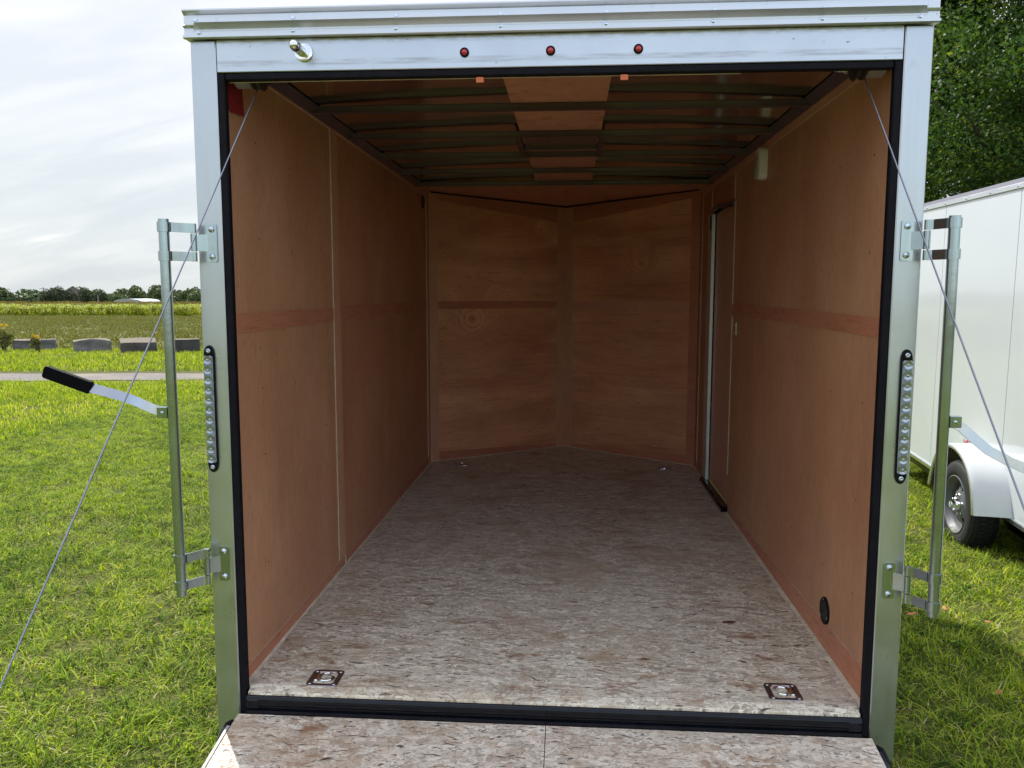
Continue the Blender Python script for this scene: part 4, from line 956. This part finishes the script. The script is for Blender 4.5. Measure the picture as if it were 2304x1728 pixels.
# ceiling
q = MB(); nx, ny = 20, 3; P = []
for j in range(ny+1):
    for i in range(nx+1):
        x = -1.0+2.0*i/nx; P.append((x, .086+j*(3.14-.086)/ny, 2.0312+.016*(1-x*x)))
q.add(P, [(j*(nx+1)+i, j*(nx+1)+i+1, (j+1)*(nx+1)+i+1, (j+1)*(nx+1)+i) for j in range(ny) for i in range(nx)])
part('roof_skin', q, M_roof, CE)
for yb_, xa, xb in ((.873, -.992, .992), (1.430, -.992, .992), (1.765, -.176, .192), (1.986, -.992, .992), (2.561, -.992, .992), (3.125, -.992, .992)):
    q = MB(); q.box(xa, xb, yb_-.002, yb_+.030, 2.000, 2.028, .003); q.box(xa, xb, yb_-.012, yb_-.0025, 1.9985, 2.0005)
    part('roof_bow', q, M_bow, CE)
for (xa, xb) in ((-.205, -.178), (.194, .218)):
    q = MB(); q.box(xa, xb, 1.462, 1.975, 2.003, 2.024, .002); part('vent_rail', q, M_bow, CE)
q = MB(); q.box(-.178, .200, .09, 3.156, 2.0285, 2.0308); part('plywood_strip', q, M_ply_ceil, CE)
q = MB(); q.box(-.165, .185, 1.475, 1.755, 2.018, 2.0285); part('roof_vent_lid', q, simple('brown_vent_lid', (0.16, 0.08, 0.06), 0.4), CE)
q = MB(); q.extrude([(-.992, 3.158, 2.024), (.992, 3.158, 2.024), (.992, YC, 2.024), (NO[0], NO[1]-.01, 1.984), (-.992, YC, 2.024)], (0, 0, .004)); part('nose_panel', q, M_ply_ceil, CE, 0)
q = MB(); q.box(-.18, .20, 3.158, 4.12, 2.0135, 2.0165); part('plywood_strip', q, M_ply_ceil, CE)
q = MB(); q.box(-.992, .992, 3.1572, 3.162, 2.0285, 2.060); part('nose_riser', q, M_ply_ceil, CE)
for s in (-1, 1):
    q = MB(); q.extrude([(s*.958, .086, 2.0285), (s*.988, .086, 1.998), (s*.9935, .086, 1.998), (s*.9935, .086, 2.0285)], (0, YC-.46-.086, 0)); part('cove_rail', q, M_bow, CE)

# floor: strand boards with a cross joint
def fpoly(name, pts, m, z0=-.019, z1=0.0, parent=None):
    q = MB(); q.extrude([(x, y, z0) for x, y in pts], (0, 0, z1-z0)); return part(name, q, m, parent or FL, 0)
q = MB()
# front board: slightly rounded worn rear edge
q.extrude([(-.966, y, z) for y, z in [(-.003, -.018), (-.003, -.012), (.002, -.008), (.0315, -.0001), (.0315, -.018)]], (1.932, 0, 0))
prof = [(.032, -.019), (.032, 0.0), (2.384, 0.0), (2.384, -.019)]
q.extrude([(-.985, y, z) for y, z in prof], (1.972, 0, 0)); part('strand_board', q, M_osb, FL, 0)
fpoly('strand_board', [(-.985, 2.3875), (.987, 2.3875), (.987, YC), (NO[0], NO[1]-.012), (-.985, YC)], M_osb)
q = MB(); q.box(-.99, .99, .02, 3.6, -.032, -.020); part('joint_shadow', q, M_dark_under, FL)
for s in (-1, 1):
    q = MB(); prev = None; g = random.Random(3+s)
    for i in range(60):
        y = .03+i*(3.56/59); wd = (.017 if s > 0 else .011)+g.uniform(-.0025, .003)+.002*math.sin(i*.5)
        xo = s*(.9905); p = [(xo, y, .0035), (xo-s*wd, y, .0010)]
        if prev: q.quad(prev[0], p[0], p[1], prev[1])
        prev = p
    part('edge_gap', q, M_caulk, FL, 0)
for s in (-1, 1):
    a = Vector((s*.99, YC, .002)); b = Vector((NO[0], NO[1]-.006, .002)); q = MB(); q.strap([a, b], (0, .016, 0), .003); part('edge_gap', q, M_caulk, FL)

# recessed tie-down rings
M_pan = metal_sheet('dark_chrome_pan', (0.26, 0.22, 0.23), 0.12, False, (1, 1, 1), 0.05)
def tie_down(cx, cy, s):
    w2, l2 = .053, .057; q = MB(); out = []; r = .017
    for (ax, ay, a0) in ((w2-r, l2-r, 0), (-w2+r, l2-r, 90), (-w2+r, -l2+r, 180), (w2-r, -l2+r, 270)):
        for k in range(6): a = R(a0+18*k); out.append((ax+r*math.cos(a), ay+r*math.sin(a)))
    inn = [(x*.60, y*.66) for x, y in out]; n = len(out)
    lv = [(out, .0002), ([(x*.985, y*.985) for x, y in out], .003), ([(x*.68, y*.74) for x, y in out], .0032), (inn, -.002), ([(x*.85, y*.85) for x, y in inn], -.007), ([(x*.6, y*.6) for x, y in inn], -.012)]
    P = [(cx+x, cy+y, z) for l_, z in lv for x, y in l_]
    q.add(P, [(k*n+i, k*n+(i+1) % n, (k+1)*n+(i+1) % n, (k+1)*n+i) for k in range(5) for i in range(n)]+[tuple(5*n+i for i in range(n))])
    pan = part('tie_down_ring', q, M_pan, None, 25)
    q = MB(); q.tube([(cx+s*(.004)+.023*math.cos(a), cy+.026*math.sin(a), .0042) for a in np.linspace(R(60) if s > 0 else R(240), R(60+300) if s > 0 else R(240+300), 26)], .0052, 10)
    part('ring', q, M_chrome, pan)
    q = MB(); q.box(cx-s*.027-.006, cx-s*.027+.006, cy-.024, cy+.024, -.002, .0052, .002); part('ring_clip', q, M_chrome, pan)
    for dx in (-1, 1):
        for dy in (-1, 1):
            q = MB(); q.lathe((cx+dx*.040, cy+dy*.043, .003), (0, 0, 1), [(0, .0062), (.0018, .0056), (.0024, .003), (.0018, 0)], 12); part('ring_screw', q, M_screw, pan)
tie_down(-.738, .090, 1); tie_down(.760, .106, -1); tie_down(-.745, 3.53, 1); tie_down(.765, 3.50, -1)

# dome light
q = MB(); P = []; n = 14
def shell(z0, z1, y0, y1, x0, dep, nm, m, par=None, rc=.03):
    q = MB(); r = min(rc, (y1-y0)/2.01); o_ = []
    for (cy, cz, a0) in ((y1-r, z1-r, 0), (y0+r, z1-r, 90), (y0+r, z0+r, 180), (y1-r, z0+r, 270)):
        for k in range(6): a = R(a0+18*k); o_.append((cy+r*math.cos(a), cz+r*math.sin(a)))
    n = len(o_); cy, cz = (y0+y1)/2, (z0+z1)/2; P = []
    for d, s in ((0, 1), (dep*.7, .98), (dep*.93, .90), (dep, .72)):
        P += [(x0-d, cy+(y-cy)*s, cz+(z-cz)*(1-(1-s)*.6)) for y, z in o_]
    q.add(P, [(k*n+i, k*n+(i+1) % n, (k+1)*n+(i+1) % n, (k+1)*n+i) for k in range(3) for i in range(n)]+[tuple(3*n+i for i in range(n))])
    return part(nm, q, m, par, 50)
dm = shell(1.822, 1.976, 1.60, 1.685, XR-.003, .040, 'dome_light', M_white)
shell(1.827, 1.932, 1.605, 1.683, XR-.012, .042, 'lens', M_lens, dm)
q = MB(); q.cyl((.962, 1.655, 1.962), (.952, 1.655, 1.962), .005, 10); part('switch', q, M_white, dm)
# round louvred vents
def vent(x, y, z, s, r):
    q = MB(); q.lathe((x, y, z), (-s, 0, 0), [(0, r), (.004, r), (.007, r*.93), (.006, r*.78), (.003, r*.76), (.003, 0)], 32); v_ = part('round_vent', q, M_rubber)
    for k in range(7):
        off = (-.75+k*.25)*r*.78; hw = math.sqrt(max(0, (r*.76)**2-off**2))
        if hw < .006: continue
        d = Vector((0, math.cos(R(45)), math.sin(R(45)))); nn = Vector((0, -math.sin(R(45)), math.cos(R(45)))); c0 = Vector((x-s*.005, y, z))+nn*off
        q = MB(); q.strap([c0-d*hw, c0+d*hw], nn*.006, .0018); part('louvre', q, M_black, v_, 0)
    for a in (80, 200, 320):
        q = MB(); q.lathe((x-s*.006, y+r*.84*math.cos(R(a)), z+r*.84*math.sin(R(a))), (-s, 0, 0), [(0, .0042), (.0015, .004), (.002, 0)], 10); part('vent_screw', q, M_screw, v_)
vent(XR-.003, .463, .137, 1, .050); vent(XL+.003, 3.39, 1.925, -1, .048)

# things lying or hanging in the trailer
q = MB(); P = [(-.991, .055, 1.945), (-.991, .175, 1.95), (-.989, .183, 1.842), (-.990, .09, 1.836), (-.989, .050, 1.842)]
q.extrude([(x, y, z) for x, y, z in P], (.0015, 0, 0)); o = build('red_tag', q, M_redtag, smooth=0); tag(o, 'dark red tag on the left wall below the cable drum', 'tag')
M_dry = simple('dry_leaf', (0.13, 0.06, 0.035), 0.8, 0, 0.3, 40, 0.05)
M_oleaf = simple('orange_leaf', (0.42, 0.14, 0.045), 0.7, 0, 0.3, 40, 0.05)
def leaf(name, x, y, z, L_, rot, m, label, group=None, curl=.3):
    q = MB(); pr = [(-.5, 0, 0), (-.3, .16, .1), (0, .24, .02), (.3, .15, .12), (.55, 0, .25), (.3, -.17, .16), (0, -.22, .05), (-.3, -.15, .12)]
    c, s = math.cos(rot), math.sin(rot); P = [(x+(a*c-b*s)*L_, y+(a*s+b*c)*L_, z+h*curl*L_) for a, b, h in pr]; cen = (x, y, z+.12*curl*L_)
    q.add(P+[cen], [(i, (i+1) % 8, 8) for i in range(8)]); o = build(name, q, m, smooth=0); tag(o, label, 'leaf', group); return o
leaf('dry_leaf', .693, .661, .002, .060, .15, M_dry, 'small brown dry leaf lying on the right side of the trailer floor', None, .2)
leaf('fallen_leaf', 1.96, 2.037, gz(2)+.035, .065, .4, M_oleaf, 'orange fallen leaf on the grass just right of the lower lock bar hinge', 'fallen leaves on the right lawn')
leaf('fallen_leaf', 2.18, 2.131, gz(2)+.035, .05, 1.4, M_oleaf, 'orange fallen leaf on the grass right of the bottom end of the lock bar', 'fallen leaves on the right lawn')
leaf('fallen_leaf', 2.327, 1.954, gz(2)+.035, .04, 2.4, M_oleaf, 'small orange fallen leaf near the edge of the shadow on the grass', 'fallen leaves on the right lawn')
leaf('fallen_leaf', 1.967, 1.126, gz(1)+.035, .055, .9, M_oleaf, 'orange fallen leaf lowest in the shaded grass at the right', 'fallen leaves on the right lawn')

# ================================================================== NEIGHBOUR TRAILER
NX = Vector((.99620, -.08708, 0)); NA = Vector((.08706078, .99599997, .02011188)).normalized(); NZ = NX.cross(NA)
NT_ = thing('parked_trailer', 'white enclosed trailer parked on the grass at the right', 'trailer')
NT_.matrix_world = Matrix(((NX.x, NA.x, NZ.x, 3.0565), (NX.y, NA.y, NZ.y, 3.0074), (NX.z, NA.z, NZ.z, -.2816), (0, 0, 0, 1)))
def npart(name, mb, m, parent=None, smooth=35, **k): return build(name, mb, m, parent or NT_, (0, 0, 0), smooth, **k)
M_wpaint = simple('white_gloss_paint', (0.54, 0.575, 0.60), 0.16, 0, 0.02, 1.0, 0.04, 0, 0.5)
M_wtrim = metal_sheet('polished_trim', (0.72, 0.73, 0.74), 0.22, False, (1, 1, 1), 0.05)
def fender_mat():
    m, t, b = mat('fender_paint'); v = objco(t); n = t.noise(v, 3, 3, .5); b.inputs['Base Color'].default_value = (.62, .64, .65, 1)
    t.l.new(t.rng(n, .3, .7, .08, .16), b.inputs['Roughness']); b.inputs['Coat Weight'].default_value = .6; return m
M_fend = fender_mat()
q = MB(); q.box(.02, 2.1, -2.6, 3.25, .02, 2.27); npart('inner_shell', q, M_dark_under, smooth=0)
seams = [-2.6, -.98, .42, 1.82, 3.22]
for a, b_ in zip(seams[:-1], seams[1:]):
    q = MB(); q.box(0, .018, a+.0038, b_-.0038, .04, 2.262, .001); npart('side_panel', q, M_wpaint)
q = MB(); q.extrude([(0.0, 3.225, .04), (1.05, 4.1, .04), (2.12, 3.225, .04), (2.10, 3.222, .04), (1.05, 4.08, .04), (.02, 3.222, .04)], (0, 0, 2.22)); npart('nose_skin', q, M_wpaint, smooth=0)
q = MB(); q.box(.021, 2.12, -2.62, -2.602, .02, 2.27); q.box(2.101, 2.12, -2.6, 3.2, .04, 2.262); npart('rear_panel', q, M_wpaint, smooth=0)
q = MB(); q.extrude([(-.008, 0, 2.262), (-.008, 0, 2.293), (-.002, 0, 2.300), (.3, 0, 2.33), (1.05, 0, 2.35), (1.8, 0, 2.33), (2.13, 0, 2.30), (2.13, 0, 2.262)], (0, 5.85, 0))
q.v = [(x, y-2.61, z) for x, y, z in q.v]; npart('roof_cap', q, M_wpaint, smooth=30)
q = MB(); q.extrude([(-.0085, -2.61, 2.258), (-.0120, -2.61, 2.262), (-.0120, -2.61, 2.290), (-.0085, -2.61, 2.294)], (0, 5.84, 0)); tt = npart('top_trim', q, M_wtrim)
q = MB(); q.extrude([(-.001, -2.6, 2.30), (.02, -2.6, 2.335), (.035, -2.6, 2.325), (.005, -2.6, 2.296)], (0, 5.83, 0)); npart('roof_edge', q, simple('dark_roof_edge', (0.10, 0.10, 0.13), 0.5))
q0 = MB(); q0.lathe((0, 0, 0), (-1, 0, 0), [(0, .008), (.003, .008), (.005, .005), (.005, 0)], 8); so = npart('trim_screw', q0, M_screw, tt); so.location = (-.012, 2.275, 2.276)
for i in range(1, 11):
    o = link('trim_screw', so.data, tt); o.location = (-.012, 2.275-.455*i, 2.276)
q = MB(); q.extrude([(-.006, -2.6, 0), (-.012, -2.6, .006), (-.012, -2.6, .034), (-.006, -2.6, .042), (.02, -2.6, .042), (.02, -2.6, 0)], (0, 5.83, 0)); npart('bottom_trim', q, M_wtrim)
q = MB(); q.box(.10, .18, -2.6, 3.2, -.12, .0); q.box(1.9, 2.0, -2.6, 3.2, -.12, 0)
for y in (-2, -1.4, -.8, -.2, .2, 1.2, 1.8, 2.4): q.box(.1, 2.0, y, y+.05, -.08, -.001)
npart('chassis', q, M_black)
q = MB(); q.cyl((-.1, .6, .0), (2.2, .6, .0), .035, 12); q.box(.11, .17, .1, 1.1, -.06, -.03); q.box(.115, .165, .25, .95, -.085, -.061); npart('axle', q, M_black)
# fender: arched shell with returned lip
FP = [(.215, .035), (.235, .12), (.275, .22), (.335, .305), (.42, .372), (.52, .415), (.63, .437), (.74, .437), (.84, .418), (.93, .375), (1.01, .31), (1.08, .21), (1.125, .11), (1.15, .03)]
q = MB(); n = len(FP)
FQ = [(.60+(y-.60)*.93+.02, z-.028 if z > .1 else z) for y, z in FP]
def catmull(pts, sub=4):
    o_ = []
    for i in range(len(pts)-1):
        p0, p1, p2, p3 = [np.array(pts[max(0, min(len(pts)-1, k))]) for k in (i-1, i, i+1, i+2)]
        for j in range(sub):
            t = j/sub; o_.append(tuple(.5*((2*p1)+(-p0+p2)*t+(2*p0-5*p1+4*p2-p3)*t*t+(-p0+3*p1-3*p2+p3)*t**3)))
    o_.append(tuple(pts[-1])); return o_
FP = catmull(FP); FQ = catmull(FQ); n = len(FP)
rows = []
for (x, k) in ((.0, 1.06), (-.10, 1.02), (-.19, 1.005), (-.218, 1.0), (-.232, .985)):
    rows.append([(x, .68+(y-.68)*k, z*(1+(k-1)*.4)) for y, z in FP])
P = [p for r_ in rows for p in r_]; q.add(P, [(k*n+i, k*n+i+1, (k+1)*n+i+1, (k+1)*n+i) for k in range(4) for i in range(n-1)])
fe = npart('fender', q, M_fend, None, 60)
q = MB(); A = rows[-1]; P = A+[(-.238, .68+(y-.68)*.985, z*.985) for _, y, z in A]+[(-.236, .68+(y-.68)*.93, z*.945) for _, y, z in A]+[(-.222, .68+(y-.68)*.925, z*.94) for _, y, z in A]
q.add(P, [(k*n+i, k*n+i+1, (k+1)*n+i+1, (k+1)*n+i) for k in range(3) for i in range(n-1)]); npart('fender_lip', q, M_wtrim, fe, 60)
q = MB(); P = [(x, .68+(y-.68)*.90, z*.92) for x in (-.225, .005) for _, y, z in A]; q.add(P, [(i, i+1, n+i+1, n+i) for i in range(n-1)]); npart('fender_liner', q, M_bow, fe)
# wheel
wc = Vector((-.118, .61, .008)); RT = .312
whl = bpy.data.objects.new('wheel', None); COL.objects.link(whl); whl.parent = NT_; whl.location = wc; whl.scale = (1.0, 1.05, 1.05)
def wpart(nm, mb, m, sm_=35, **k): return build(nm, mb, m, whl, (0, 0, 0), sm_, **k)
q = MB(); q.lathe((0, 0, 0), (-1, 0, 0), [(-.09, .20), (-.10, .23), (-.10, .27), (-.088, .298), (-.06, .309), (0, RT), (.06, .309), (.088, .298), (.10, .27), (.102, .24), (.098, .212), (.088, .203), (.06, .20)], 72)
tyre = wpart('tyre', q, simple('tyre_rubber', (0.011, 0.011, 0.012), 0.75, 0, 0.35, 20, 0.1, 0.3), 50)
q = MB()
for k in range(60):
    a0 = 2*math.pi*k/60; a1 = a0+2*math.pi/60*.72
    for (xa, xb, ra, rb, sh) in ((-.086, -.050, .3005, .3125, .0), (-.045, -.004, .3145, .3155, .5), (.004, .045, .3155, .3145, 0), (.050, .086, .3125, .3005, .5)):
        b0, b1 = a0+sh*.1, a1+sh*.1; P = []
        for x, r_ in ((xa, ra), (xb, rb)):
            for a in (b0, b1):
                for rr_ in (r_-.012, r_+.004): P.append((-x, rr_*math.cos(a), rr_*math.sin(a)))
        q.add(P, [(0, 1, 3, 2), (4, 6, 7, 5), (0, 4, 5, 1), (2, 3, 7, 6), (1, 5, 7, 3)])
build('tread', q, MATS['tyre_rubber'], tyre, (0, 0, 0), 0, kind='stuff')
M_rim = simple('silver_wheel_paint', (0.11, 0.113, 0.12), 0.5, 0.1, 0.08, 20, 0.06)
# rim barrel and disc with holes
q = MB(); q.lathe((0, 0, 0), (-1, 0, 0), [(.055, .199), (.085, .203), (.098, .205), (.101, .199), (.096, .192), (.082, .186), (.070, .172), (.050, .166), (.020, .162), (.012, .158)], 64)
NH = 8; seg = 96; P = []; FSS = []; radii = [.158, .146, .134, .122, .110, .098, .086, .074, .056, .040]
dep = [.012, .030, .046, .054, .058, .062, .066, .068, .070, .074]
for k, r_ in enumerate(radii):
    for i in range(seg): a = 2*math.pi*i/seg; P.append((-dep[k], r_*math.cos(a), r_*math.sin(a)))
for k in range(len(radii)-1):
    for i in range(seg):
        am = 2*math.pi*(i+.5)/seg; rm = (radii[k]+radii[k+1])/2; hole = False
        for h in range(NH):
            ah = 2*math.pi*h/NH+.2; d2 = (rm*math.cos(am)-.116*math.cos(ah))**2+(rm*math.sin(am)-.116*math.sin(ah))**2
            if d2 < .0155**2: hole = True
        if not hole: FSS.append((k*seg+i, k*seg+(i+1) % seg, (k+1)*seg+(i+1) % seg, (k+1)*seg+i))
q.add(P, FSS); rim = wpart('rim', q, M_rim, 40)
q = MB(); q.lathe((0, 0, 0), (-1, 0, 0), [(-.02, .15), (-.02, 0)], 32); build('brake_drum', q, M_dark_under, rim, (0, 0, 0), 0)
q = MB(); q.lathe((0, 0, 0), (-1, 0, 0), [(.07, .040), (.085, .036), (.098, .033), (.100, .029), (.118, .028), (.128, .026), (.130, .018), (.125, .017), (.125, 0)], 28); build('hub_cap', q, M_chrome, rim, (0, 0, 0), 40)
for k in range(5):
    a = 2*math.pi*k/5+.35; c0 = (0, .066*math.cos(a), .066*math.sin(a)); q = MB(); q.lathe(c0, (-1, 0, 0), [(.066, .013), (.071, .011), (.073, .0095), (.089, .0092), (.093, .006), (.094, 0)], 8); build('lug_nut', q, M_chrome, rim, (0, 0, 0), 30)
# far-side wheel
q = MB(); q.lathe((2.12, .6, 0), (1, 0, 0), [(-.1, 0), (-.1, .27), (-.06, .309), (.06, .309), (.1, .27), (.1, 0)], 40); npart('wheel', q, MATS['tyre_rubber'])
# side marker lamp
q = MB(); q.box(-.012, 0, .965, 1.085, .375, .415, .004); ml = npart('marker_lamp', q, simple('grey_lamp_base', (0.25, 0.25, 0.26), 0.4)); q = MB(); q.lathe((-.010, 1.005, .395), (-1, 0, 0), [(0, .022), (.012, .020), (.018, .012), (.02, 0)], 16); npart('lens', q, M_red, ml, 50)
